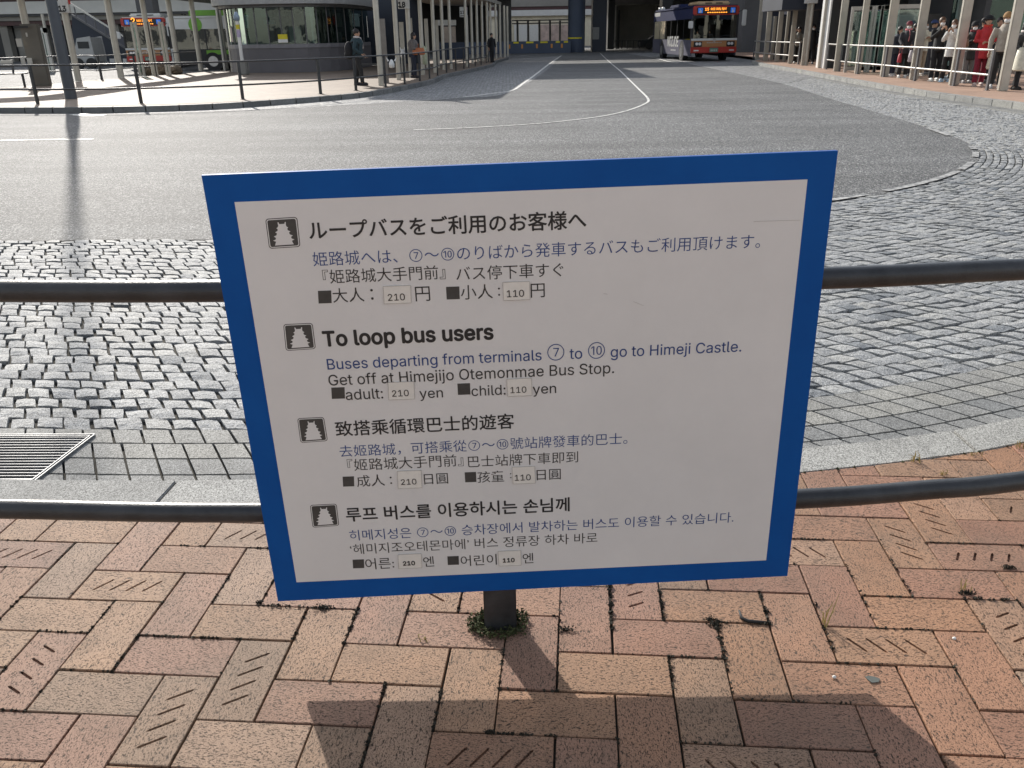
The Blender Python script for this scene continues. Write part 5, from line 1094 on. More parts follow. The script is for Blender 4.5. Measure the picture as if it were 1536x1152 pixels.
# ---- right-hand shelter
RS = empty('bus_shelter', (12.2, 32, 0), 'right-hand bus shelter with wide beige-grey posts sheltering the queue', 'shelter')
def rpost(px_b, py_b, wpx, zt=3.3, mt=BEIGE, dep=.12):
    p = at(px_b, py_b); w = wpx / FPX * p.y * 1.02
    mb = MB(); mb.box((p.x, p.y, zt / 2), (w, dep, zt)); mb.build('post', mt, RS, bevel=.02)
for px, py, w in ((1503, 136.5, 13), (1430, 128, 13), (1370, 119.5, 11.5), (1326, 115, 11), (1286, 110.5, 8), (1255, 107, 9), (1230, 102, 7), (1205.5, 98, 8), (1185, 95.5, 6), (1165, 93, 6), (1148, 91, 6), (1135, 89, 5), (1176, 92, 4), (1157, 90, 4)): rpost(px, py, w)
mb = MB(); mb.prism([(12.0, 19.5), (16.5, 19.5), (18.2, 50), (13.6, 50)], 3.9, 4.1); mb.build('roof', CONC, RS)
mb = MB(); mb.box((16.4, 40, 2), (.2, 18, 4)); tag(mb.build('dark_partition', CHAR), 'dark charcoal partition behind the two far waiting people', 'wall')
p = aty(1190, 40, 46); mb = MB(); mb.box((p.x + 1.6, 47.5, 2.0), (4.2, .2, 4.0)); tag(mb.build('grey_partition', P('mid_grey_panel', (.10, .10, .102), .6)), 'mid grey partition panel beyond the right stops', 'wall')
tb = tag(wallpx(1155, 2, 1187, 24, 45.8, .06, 'timetable_board', P('dark_blue_board', (.02, .03, .06), .4), None), 'dark timetable board with white sheets in the right shelter', 'board')
wallpx(1174.5, 3, 1185, 8, 45.75, .03, 'sheet', P('pale_sheet', (.42, .44, .50), .5), tb); wallpx(1174, 9, 1184, 21.5, 45.75, .03, 'sheet', P('pale_sheet', (.42, .44, .50), .5), tb)
# pylon, light put into its colours: white sunlit side, near-black shaded front
py_ = empty('white_pylon', at(1244, 103), 'pylon between shelter posts, painted white on its sunlit side, dark on shaded front', 'pylon')
mb = MB(); p = at(1236, 102.5); mb.box((p.x, p.y + .45, 1.75), (.06, .9, 3.5)); mb.build('sunlit_face', WHITEP, py_)
mb = MB(); mb.box((p.x + .205, p.y + .45, 1.75), (.34, .88, 3.5)); mb.build('shaded_front', DARK, py_)
for k in range(4): mb = MB(); mb.box((p.x - .032, p.y + .45, 2.35 - k * .14), (.004, .10, .10)); mb.build('lettering', CONC, py_)
# glass screens at right
def rscreen(specs, Y_, label, mtg):
    r = empty('glass_screen', at(specs[0][0], 110), label, 'screen', 'glass screens in the right shelter')
    for px0, px1, py0 in specs:
        a = aty(px0, py0, Y_); b = aty(px1, 105, Y_); fw = .09
        for x in (a.x, b.x): mb = MB(); mb.box((x, Y_, a.z / 2), (fw, .08, a.z)); mb.build('frame', GALV, r)
        mb = MB(); mb.box(((a.x + b.x) / 2, Y_, a.z - .06), (b.x - a.x - fw - .004, .075, .13)); mb.build('frame', GALV, r)
        mb = MB(); mb.box(((a.x + b.x) / 2, Y_, .12), (b.x - a.x - fw - .004, .075, .12)); mb.build('frame', GALV, r)
        mb = MB(); mb.box(((a.x + b.x) / 2, Y_, (a.z + .05) / 2), (b.x - a.x - fw - .004, .012, a.z - .36)); mb.build('pane', mtg, r)
rscreen([(1280, 1297, 10), (1301, 1311, 9), (1315, 1323, 8.5), (1324, 1334, 8)], 31.5, 'pale green glass screens with white frames between the shelter posts', PALE)
rscreen([(1342, 1376, 7)], 30.0, 'wide reflecting glass screen behind the woman in the pink scarf', PALE)
# office behind the queue
qb = empty('waiting_room', (18, 33, 0), 'grey waiting room with dark teal glass behind the queue', 'building')
wallpx(1376, 21, 1450, 130, 34, 3, 'grey_wall', P('shelter_grey_wall', (.16, .16, .165), .6), qb)
wallpx(1346, -60, 1640, 20.5, 37, 2, 'upper_window', glass('dark_window', (.12, .15, .18), .1, .02), qb); wallpx(1180, -60, 1640, 7, 39, 3, 'lintel', NAVYD, qb)
wallpx(1440, -50, 1640, 100, 32, .05, 'teal_glass', glass('teal_glass', (.22, .36, .34), .05, .02, (.6, .8, .76)), qb)
wallpx(1448, -50, 1455, 98, 31.9, .1, 'pale_mullion', P('pale_teal', (.22, .30, .29), .4), qb)
wallpx(1440, -50, 1640, 100, 35.5, .3, 'back_wall', P('deep_teal_wall', (.03, .05, .05), .6, 0, .5, .7), qb)
for k, (x0, x1) in enumerate(((1398, 1408), (1412, 1428))): wallpx(x0, 2, x1, 4 + 8 * k, 36.4, .1, 'roof_reflection', IRON2, qb)
# distant block closing the gap at the right
mb = MB(); mb.box((40, 70, 6), (46, 10, 14)); tag(mb.build('office_block', CONCD), 'dark grey office block closing the view at far right', 'building')
mb = MB(); mb.box((25, 42, 1.9), (8, .2, 4.2)); tag(mb.build('back_screen_wall', P('beige_screen', (.19, .18, .165), .6)), 'beige grey wall beyond the right shelter', 'wall')

# ================================================================== RAILINGS FAR
LR = [(-15.5, 23.3), (-13.6, 22.5), (-11.7, 21.95), (-9.0, 21.65), (-6.75, 22.5), (-5.1, 24.15), (-4.05, 26.1), (-3.45, 28.0), (-3.05, 30), (-2.7, 33.2), (-2.65, 36), (-2.15, 40), (-1.65, 44), (-1.2, 48), (-1.0, 52), (-.6, 57)]
railing(LR, 0, 'dark two-bar kerb railing curving round the left island', [(-14.3, 22.7), LR[2], LR[3], LR[4], LR[5], (-4.45, 25.3), (-3.75, 27.1), (-3.35, 28.6), (-2.95, 30.6), (-2.8, 32.4), (-2.68, 34.6), (-2.5, 37), (-2.3, 39), (-2.0, 41.2), (-1.8, 43), (-1.6, 45), (-1.4, 47), (-1.15, 49), (-1.05, 51)], IRON, IRON, r=.022, pw=(.075, .05))
b1 = at(118, 119.5); b2_ = at(153, 119.5); b3 = at(205, 114)
BRL = [(-19.8, 31.0), (b1.x - .3, b1.y + .6), (b2_.x, b2_.y), (b3.x, b3.y), (-14.9, 43)]
railing(BRL, 0, 'dark kerb railing along the back edge of the left island', [(b2_.x, b2_.y), (b3.x, b3.y)], IRON2, IRON, r=.024, pw=(.09, .05))
RR = [tuple(at(x, y)[:2]) for x, y in ((1480, 135.5), (1430, 128.8), (1371.5, 121.5), (1325, 115.5), (1286, 111), (1259, 107.3), (1239, 104))]
railing(RR, 0, 'pale steel two-bar railing in front of the queue on the right', RR, GALV, IRON2, r=.026, pw=(.09, .05))
R2 = [tuple(at(x, y)[:2]) for x, y in ((1197, 96.5), (1163, 93), (1145, 90.8), (1130, 88.5))]
railing(R2, 0, 'short two-bar railing by the far stops left of the white pylon', R2, GALV, IRON2, r=.03, pw=(.1, .05))

# ================================================================== STOP POLES, SIGNS, STREET FURNITURE
def stop_sign(px, py, bx0, by0, bx1, by1, num, label, r=.06, red=True):
    p = at(px, py); root = empty('bus_stop_sign', p, label, 'bus stop', 'numbered bus stop signs')
    a = aty(bx0, by0, p.y - .12); b = aty(bx1, by1, p.y - .12)
    mb = MB(); mb.tube([p, (p.x, p.y, max(b.z + .1, 2.0))], r, 14); mb.build('pole', BEIGE, root, smooth='auto')
    bd = MB(); bd.box(((a.x + b.x) / 2, p.y - .12, (a.z + b.z) / 2), (b.x - a.x, .12, a.z - b.z)); bd_ = bd.build('board', P('pale_sign_board', (.55, .55, .53), .45), root, bevel=.01)
    if num:
        def fn(x, y): return aty(x, y, p.y - .183)
        w = (bx1 - bx0); cy = by1 - 7.8
        letter(num, (bx0 + 1.5, cy), (bx0 + w * .62, cy), INKB, bd_, 'inter', .04, place=fn, lift=.0, hpx=None)
        mb = MB(); c = aty(bx0 + w * .36, by1 - 1.8, p.y - .184); mb.box(c, (w * .4 / FPX * p.y, .004, .035)); mb.build('small_text_strip', INKG, bd_)
        if red:
            c = aty(bx1 - 2.3, max(by0, 0) + 2, p.y - .184); mb = MB(); mb.box(c, (.08, .004, .2)); mb.build('red_mark', P('red_mark', (.45, .03, .02), .5), bd_)
stop_sign(119, 122, 86, -8, 106, 19, '13', 'bus stop pole numbered 13 just behind the thick dark slate pole')
stop_sign(617, 116, 596, -10, 614.5, 13, '18', 'bus stop pole numbered 18 among the round posts, in front of the person in grey', .085, False)
stop_sign(702, 99, 689, 10.5, 701, 25.5, '17', 'bus stop pole with small grey board numbered 17 further along the left shelter', .07)
stop_sign(1209, 98, 1208, -8, 1226, 5, '', 'bus stop pole with a white board cut off at the top edge', .07)
# white bus-stop post with yellow label
bq = empty('timetable_post', at(366, 112), 'white timetable post with yellow and lilac labels in front of the office', 'post')
p = at(366, 112); 
mb = MB(); mb.box((p.x, p.y, .28), (.42, .42, .56)); mb.build('concrete_foot', P('foot_grey', (.22, .215, .2), .8), bq, bevel=.04)
mb = MB(); mb.tube([(p.x, p.y, .5), (p.x, p.y, 2.15)], .075, 12); mb.build('post', WHITEP, bq, smooth='auto')
mb = MB(); mb.tube([(p.x, p.y, 2.15), (p.x, p.y, 2.3), (p.x, p.y, 2.5)], [.12, .14, .05], 12); mb.build('lamp_head', P('blue_grey_lens', (.25, .32, .40), .3), bq, smooth=True)
mb = MB(); mb.tube([(p.x, p.y, 1.82), (p.x, p.y, 2.0)], .082, 12); mb.build('yellow_label', YEL, bq, smooth='auto')
mb = MB(); mb.tube([(p.x, p.y, 1.5), (p.x, p.y, 1.8)], .082, 12); mb.build('lilac_label', P('lilac', (.45, .38, .52), .5), bq, smooth='auto')
tag(wallpx(344, 41, 350, 63, 37.8, .03, 'poster', P('pale_poster', (.5, .42, .38), .5), None), 'narrow pale poster on the thin posts beside the timetable post', 'poster')
# kiosk panel and bench
kq = empty('notice_kiosk', (-17.0, 31.2, 0), 'tall brown-grey notice kiosk with white papers beside the bench', 'kiosk')
KB = P('kiosk_brown_grey', (.115, .105, .088), .5, .1, .1, 2)
a = aty(17, 36, 31.4); b = aty(48, 36, 31.4)
mb = MB(); mb.box(((a.x + b.x) / 2 + .1, 31.7, a.z / 2), (b.x - a.x - .1, .22, a.z)); mb.build('body', KB, kq, bevel=.02)
for px0, py0, px1, py1 in ((23, 58, 34, 70), (38, 49, 41.5, 55), (30, 87, 38.5, 96), (39.5, 87, 49, 96)): wallpx(px0, py0, px1, py1, 31.39, .02, 'paper', P('pinned_paper', (.45, .44, .40), .6), kq)
wallpx(20, 39, 42, 42, 31.40, .015, 'heading_strip', DARK, kq)
bn = empty('bench', at(10, 131), 'dark slatted bench with backrest beside the notice kiosk', 'bench')
pb = at(14, 131)
for x in (-1.9, -.55, .55): mb = MB(); mb.bar((pb.x + x, pb.y, 0), (pb.x + x, pb.y, .42), .06, .06); mb.build('leg', IRON, bn)
for k in range(3): mb = MB(); mb.box((pb.x - .7, pb.y - .05 + k * .14, .44), (2.6, .11, .04)); mb.build('seat_slat', IRON2, bn)
for k in range(2): mb = MB(); mb.box((pb.x - 1.0, pb.y + .3, .68 + k * .14), (2.3, .04, .11)); mb.build('back_slat', GALV if k else IRON2, bn)
for x in (-1.9, .1): mb = MB(); mb.bar((pb.x + x, pb.y + .28, .4), (pb.x + x, pb.y + .34, .85), .05, .05); mb.build('back_support', IRON, bn)
bw = empty('bench', at(560, 112), 'low dark bench behind the man with the backpack', 'bench')
pb = at(556, 114)
mb = MB(); mb.box((pb.x, pb.y + .5, .42), (1.3, .4, .06)); mb.build('seat', IRON, bw)
for x in (-.5, .5): mb = MB(); mb.bar((pb.x + x, pb.y + .5, 0), (pb.x + x, pb.y + .5, .40), .06, .06); mb.build('leg', IRON, bw)
bk = empty('platform_barrier', (-3.3, 45, 0), 'low navy barrier with yellow cap seen between the far left posts', 'barrier')
wallpx(655, 64, 700, 90, 60, .2, 'panel', NAVY, bk); wallpx(655, 30, 672, 38, 63, .2, 'white_board', WHITEP, bk); wallpx(672, 30, 684, 38, 63, .2, 'white_board', WHITEP, bk)
wallpx(664, 40, 684, 66, 62.5, .2, 'poster', P('pale_pink_poster', (.55, .45, .38), .5, 0, .3, 2), bk)
# dark car far under the viaduct
car = empty('parked_car', (17.5, 92, RD), 'dark grey car in the gloom of the undercroft left of the navy bus', 'car')
a = aty(961, 70, 92); prof = [(0, .3), (0, .75), (.9, .95), (1.7, 1.45), (3.2, 1.5), (4.3, 1.0), (4.5, .35)]; n = len(prof)
mb = MB(); mb.add([(a.x + x, 92 + yy, RD + z) for yy in (0, 1.8) for x, z in prof], [tuple(range(n)), tuple(reversed(range(n, 2 * n)))] + [(i, (i + 1) % n, n + (i + 1) % n, n + i) for i in range(n)])
mb.build('body', P('dark_car_paint', (.03, .032, .036), .25, .3), car, bevel=.06)
mb = MB(); mb.add([(a.x + x, 91.98, RD + z) for x, z in ((1.15, 1.0), (1.75, 1.38), (3.1, 1.42), (3.7, 1.02))], [(0, 1, 2, 3)]); mb.build('window', DARK, car)
for x in (.85, 3.6): mb = MB(); mb.tube([(a.x + x, 91.9, RD + .33), (a.x + x, 92.15, RD + .33)], .33, 16); mb.build('wheel', BLACK, car)

# ---- buildings behind the photographer (seen only as reflections and bounced light)
for k, (x, w, h, c) in enumerate(((-34, 26, 16, (.34, .32, .29)), (-6, 24, 12, (.42, .40, .36)), (20, 22, 18, (.30, .29, .27)), (44, 22, 13, (.38, .35, .31)))):
    rb_ = empty('shop_building', (x, -34, 0), ('grey tiled office building behind the photographer at the left', 'pale low shop building directly behind the photographer', 'tall darker building behind the photographer to the right', 'brownish building behind the photographer at far right')[k], 'building')
    mb = MB(); mb.box((x, -38, h / 2), (w, 8, h)); mb.build('wall', P('rear_wall_%d' % k, c, .8), rb_)
    for fl in range(int(h / 3.6)):
        for j in range(int(w / 3.2)):
            mb = MB(); mb.box((x - w / 2 + 2.0 + j * 3.2, -33.97, 2.1 + fl * 3.6), (2.2, .06, 1.7)); mb.build('window', CHAR, rb_)

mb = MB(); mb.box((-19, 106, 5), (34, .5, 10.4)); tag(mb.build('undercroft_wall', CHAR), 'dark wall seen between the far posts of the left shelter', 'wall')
# ================================================================== BUSES
RED = P('bus_red', (.42, .035, .025), .45, 0, .08, 2)
ORB = P('bus_orange_tan', (.42, .20, .085), .3, 0, .08, 2)
TANR = P('bus_roof_tan', (.48, .34, .20), .45, 0, .08, 2)
BNAVY = P('bus_navy', (.016, .022, .070), .6, 0, .1, 2, spec=.15)
BGREY = P('bus_lilac_grey', (.085, .085, .12), .7, 0, .15, 2, spec=.15)
BWHITE = P('bus_white', (.60, .60, .58), .3, 0, .05, 2)
BGREEN = P('bus_green', (.14, .38, .03), .3, 0, .08, 2)
BGLASS = glass('bus_window_glass', (.16, .19, .19), .10, .02, (.85, .92, .9))
SGLASS = glass('bus_tinted_glass', (.06, .07, .07), .16, .03, (.9, .88, .8))
CAB = P('bus_interior', (.05, .055, .055), .7, 0, .3, 1)
LAMPG = P('headlamp_lens', (.75, .76, .78), .12, .3, .1, 20)
LED = P('led_orange', (1.0, .33, .03), .5, 0, .1, 10, emit=1.1)
BLUEP = P('pictogram_blue', (.02, .14, .62), .4, 0, .05, 10, emit=.25)
PLATE = P('number_plate_green', (.10, .20, .15), .5, 0, .2, 20)
CHROME = P('wheel_rim_metal', (.5, .5, .5), .35, .8, .1, 10)
def bus(loc, rz, sc, label, front, low, side, sidehi, roof, name='bus', deco=None, led='15', L=10.4, sidebot=None):
    r = empty(name, loc, label, 'bus', None, rz); r.scale = (sc, sc, sc)
    Wd, Hh = 2.46, 2.95
    def pt(nm, mb, mt, par=None, **kw): return mb.build(nm, mt, par or r, world=False, **kw)
    hw = Wd / 2
    sides = sidehi; lower = sidebot or side
    # shell: sides, roof, back; open where glazed
    for s in (-1, 1):
        mb = MB(); mb.box((s * (hw - .03), L / 2 + .02, .68), (.06, L - .1, .80)); o = pt('side_panel', mb, side, bevel=.01)
        mb = MB(); mb.box((s * (hw - .03), L / 2 + .02, 2.36), (.06, L - .1, .50)); pt('side_upper', mb, sidehi)
        n_w = 6
        for k in range(n_w):
            y0 = .35 + k * (L - .7) / n_w; y1 = y0 + (L - .7) / n_w
            mb = MB(); mb.box((s * (hw - .02), (y0 + y1) / 2, 1.595), (.02, y1 - y0 - .07, 1.02)); pt('window', mb, SGLASS if deco != 'city' else BGLASS)
            mb = MB(); mb.box((s * (hw - .028), y1, 1.595), (.05, .066, 1.024)); pt('window_pillar', mb, DARK)
        mb = MB(); mb.box((s * (hw - .03), .23, 1.6), (.055, .22, 1.02)); pt('window_pillar', mb, DARK)
    mb = MB(); mb.box((0, L / 2, 2.68), (Wd - .04, L - .06, .16)); pt('roof', mb, roof, bevel=.07)
    mb = MB(); mb.box((0, L - .03, 1.5), (Wd - .08, .06, 2.2)); pt('back_panel', mb, side)
    mb = MB(); mb.box((0, L / 2, .62), (Wd - .14, L - .2, .12)); pt('floor', mb, CAB)
    for k in range(7):
        for s in (-1, 1): mb = MB(); mb.box((s * .72, 2.3 + k * 1.05, 1.15), (.8, .12, .95)); pt('seat', mb, CAB, bevel=.03)
    # front face
    mb = MB(); mb.box((0, .06, .57), (Wd, .16, .30)); pt('bumper', mb, low, bevel=.03)
    mb = MB(); mb.box((0, .07, .875), (Wd - .02, .13, .31)); pt('front_panel', mb, front, bevel=.02)
    mb = MB(); mb.box((0, .065, 1.085), (Wd - .01, .14, .11)); pt('front_band', mb, BWHITE, bevel=.015)
    mb = MB(); mb.box((0, .07, 1.72), (Wd - .14, .015, 1.14)); ws = pt('windscreen', mb, BGLASS)
    for s in (-1, 1):
        mb = MB(); mb.box((s * (hw - .045), .08, 1.7), (.09, .14, 1.12)); pt('front_pillar', mb, DARK if deco != 'red' else DARK, bevel=.01)
        mb = MB(); mb.box((s * .88, -.022, .865), (.44, .02, .26)); h_ = pt('headlight_surround', mb, DARK, bevel=.005)
        for dx in (-.08, .08): mb = MB(); mb.tube([(s * .86 + dx, -.032, .88), (s * .86 + dx, -.055, .88)], .075, 14); pt('headlight', mb, LAMPG, smooth='auto')
        mb = MB(); mb.box((s * .95, -.027, .55), (.26, .01, .06)); pt('fog_light', mb, LAMPG)
        # mirrors
        if s == -1: mb = MB(); mb.box((-1.38, -.28, 1.82), (.24, .10, .36)); q_ = pt('mirror', mb, BWHITE, bevel=.03); mb = MB(); mb.tube([(-1.15, .05, 2.0), (-1.3, -.25, 2.02), (-1.38, -.28, 1.95)], .02, 6); pt('mirror_arm', mb, DARK)
        else: mb = MB(); mb.box((1.42, -.30, 2.12), (.22, .10, .78)); q_ = pt('mirror', mb, BWHITE, bevel=.03); mb = MB(); mb.tube([(1.15, .05, 2.4), (1.34, -.27, 2.5), (1.42, -.3, 2.42)], .02, 6); pt('mirror_arm', mb, DARK)
    mb = MB(); mb.box((0, .05, 2.50), (Wd - .02, .18, .44)); hd = pt('header', mb, low, bevel=.05)
    mb = MB(); mb.box((0, -.055, 2.50), (2.08, .02, .31)); db = pt('destination_display', mb, DARK, bevel=.005)
    def ft(x, z): return r.matrix_world @ Vector((x, 0, z))
    def flat_text(s, font, x0, x1, z, y, mt, par, bold=0.0, hh=None, fy=1.0, axis='front', xs=hw):
        V, F = run_mesh(s, font, 0); a0 = min(v.x for v in V); a1 = max(v.x for v in V); b0 = min(v.y for v in V); b1 = max(v.y for v in V)
        k = (x1 - x0) / (a1 - a0); ky = (hh / (b1 - b0)) if hh else k * fy; mb = MB()
        for q_, (ox, oy) in enumerate([(0, 0)] if not bold else [(bold, 0), (-bold, 0), (0, bold), (0, -bold)]):
            if axis == 'front': mb.add([((v.x - a0 + ox) * k + x0, y - q_ * .0006, (v.y - (b0 + b1) / 2 + oy) * ky + z) for v in V], F)
            else: mb.add([(-xs - q_ * .0006, x1 - (v.x - a0 + ox) * k, (v.y - (b0 + b1) / 2 + oy) * ky + z) for v in V], F)
        return pt('lettering', mb, mt, par)
    flat_text(led, 'inter', -.62, -.42, 2.56, -.068, LED, db, .02)
    flat_text('姫路駅', 'cjk', -.34, .52, 2.57, -.068, LED, db, .0, hh=.13)
    mb = MB()
    for k in range(9): mb.box((-.45 + k * .12, -.069, 2.40), (.085, .004, .045))
    tag(pt('led_row', mb, LED, db), kind='stuff')
    for s in (-1, 1):
        mb = MB(); mb.box((s * .86, -.068, 2.5), (.24, .006, .24)); bq_ = pt('pictogram', mb, BLUEP, db)
        mb = MB(); mb.tube([(s * .86, -.0735, 2.44), (s * .86, -.0715, 2.44)], .06, 12); mb.box((s * .86 - .02, -.073, 2.53), (.03, .004, .12)); mb.box((s * .86 + .03, -.073, 2.50), (.09, .004, .022)); tag(pt('wheelchair_mark', mb, BWHITE, bq_), kind='stuff')
    mb = MB(); mb.box((0, -.024, .57), (.46, .012, .22)); pl = pt('number_plate', mb, PLATE)
    mb = MB()
    for k in range(4): mb.box((-.14 + k * .095, -.032, .55), (.06, .003, .09))
    tag(pt('plate_marks', mb, P('plate_pale', (.45, .5, .45), .5), pl), kind='stuff')
    mb = MB(); mb.tube([(0, -.012, 1.06), (0, -.03, 1.06)], .085, 16); pt('round_emblem', mb, CHROME, smooth='auto')
    mb = MB()
    for k in range(9): mb.box((-.36 + k * .09, -.006, .93), (.062, .006, .045))
    tag(pt('name_badge', mb, CHROME), kind='stuff')
    mb = MB(); mb.tube([(-.9, .0, 1.22), (-.1, -.0, 1.35)], .012, 5); mb.tube([(.1, .0, 1.22), (.9, -.0, 1.3)], .012, 5); tag(pt('wiper', mb, DARK), kind='stuff')
    # driver and wheel inside
    mb = MB(); mb.box((0, .35, 1.1), (2.2, .5, .12)); pt('dashboard', mb, CAB, bevel=.03)
    # wheels
    for s in (-1, 1):
        for y in (2.2, L - 2.9):
            mb = MB(); mb.tube([(s * (hw - .30), y, .46), (s * (hw - .005), y, .46)], .46, 24); w_ = pt('wheel', mb, BLACK, smooth='auto')
            mb = MB(); mb.tube([(s * (hw - .06), y, .46), (s * (hw + .012), y, .46)], .27, 18); pt('rim', mb, CHROME, w_, smooth='auto')
            mb = MB(); mb.tube([(s * (hw - .2), y, .50), (s * (hw + .004), y, .50)], .56, 24); pt('wheel_arch', mb, DARK, smooth='auto')
            w_.location.x += s * .02
    # roof unit
    mb = MB(); mb.box((0, 1.7, 2.86), (1.75, 2.2, .20)) if deco != 'city' else mb.box((0, 7.5, 2.86), (1.75, 2.2, .20)); ru = pt('roof_unit', mb, TANR if deco == 'red' else roof, bevel=.07)
    for dx in (-.28, .28): mb = MB(); mb.box((dx, .60, 2.87), (.36, .02, .05)); pt('vent_slot', mb, DARK, ru)
    if deco == 'red':
        mb = MB(); mb.box((0, 6.2, 2.86), (1.7, 2.6, .2)); pt('air_conditioner', mb, BNAVY, bevel=.06)
        flat_text('NOZJOE', 'inter', 3.1, 5.9, .98, 0, BWHITE, None, .03, hh=.52, axis='side', xs=hw + .006)
        mb = MB()
        for k in range(7): mb.box((-hw - .003, 3.7 + k * .19, .52), (.004, .13, .08))
        tag(pt('small_lettering', mb, BWHITE), kind='stuff')
        mb = MB(); mb.box((-hw - .002, 9.2, 2.5), (.006, 1.6, .22)); pt('white_sticker', mb, BWHITE)
        for y in (8.9, 9.9): mb = MB(); mb.ball((-.95, y, 2.82), (.12, .16, .12), 10, 6); pt('roof_marker', mb, BWHITE, smooth=True)
    return r
f0 = at(1041, 92, RD)
bus((11.62, 50.3, RD + .02), math.radians(2.0), 1.05, 'city bus with red and tan front and navy side standing at the right-hand stop', ORB, RED, BGREY, BNAVY, BNAVY, deco='red', led='15')
g0_ = at(196, 105.5, RD)
bus((-21.1, 53.0, RD + .02), math.radians(6), 1.03, 'red-fronted city bus behind the glass screens on the left', ORB, RED, BWHITE, BWHITE, BWHITE, deco='red2', led='2')
gb = bus((-18.45, 50.6, RD + .02), math.radians(-87), 1.0, 'white and green city bus seen side-on next to the red-fronted bus', BWHITE, BWHITE, DARK, BWHITE, BWHITE, deco='city', led='5')
mb = MB(); mb.tube([(1.236, 1.5, 2.34), (1.245, 1.5, 2.34)], .36, 24); mb.build('green_circle', BGREEN, gb, world=False, smooth='auto')
mb = MB(); mb.box((.1, 2.9, 2.90), (2.1, 3.4, .30)); mb.build('green_roof_unit', BGREEN, gb, world=False, bevel=.04)
mb = MB(); mb.box((1.238, 2.6, .92), (.012, 1.4, .22)); mb.build('green_panel', BGREEN, gb, world=False)

# ================================================================== PEOPLE
SKIN = P('skin', (.42, .25, .17), .6, 0, .08, 20)
HAIRB = P('black_hair', (.015, .012, .011), .55, 0, .3, 60)
HAIRN = P('brown_hair', (.10, .05, .025), .55, 0, .3, 60)
MASK = P('white_mask', (.74, .73, .71), .7, 0, .04, 30)
def cloth(name, c, r=.85): return P('cloth_' + name, c, r, 0, .18, 14, .25, 40)
def remesh(o, vox, smooth_it=2):
    md = o.modifiers.new('r', 'REMESH'); md.mode = 'VOXEL'; md.voxel_size = vox
    ms = o.modifiers.new('s', 'SMOOTH'); ms.iterations = smooth_it; ms.factor = .5
    me = bpy.data.meshes.new_from_object(o.evaluated_get(bpy.context.evaluated_depsgraph_get()))
    o.modifiers.clear(); old = o.data; o.data = me; bpy.data.meshes.remove(old)
    me.polygons.foreach_set('use_smooth', [True] * len(me.polygons))
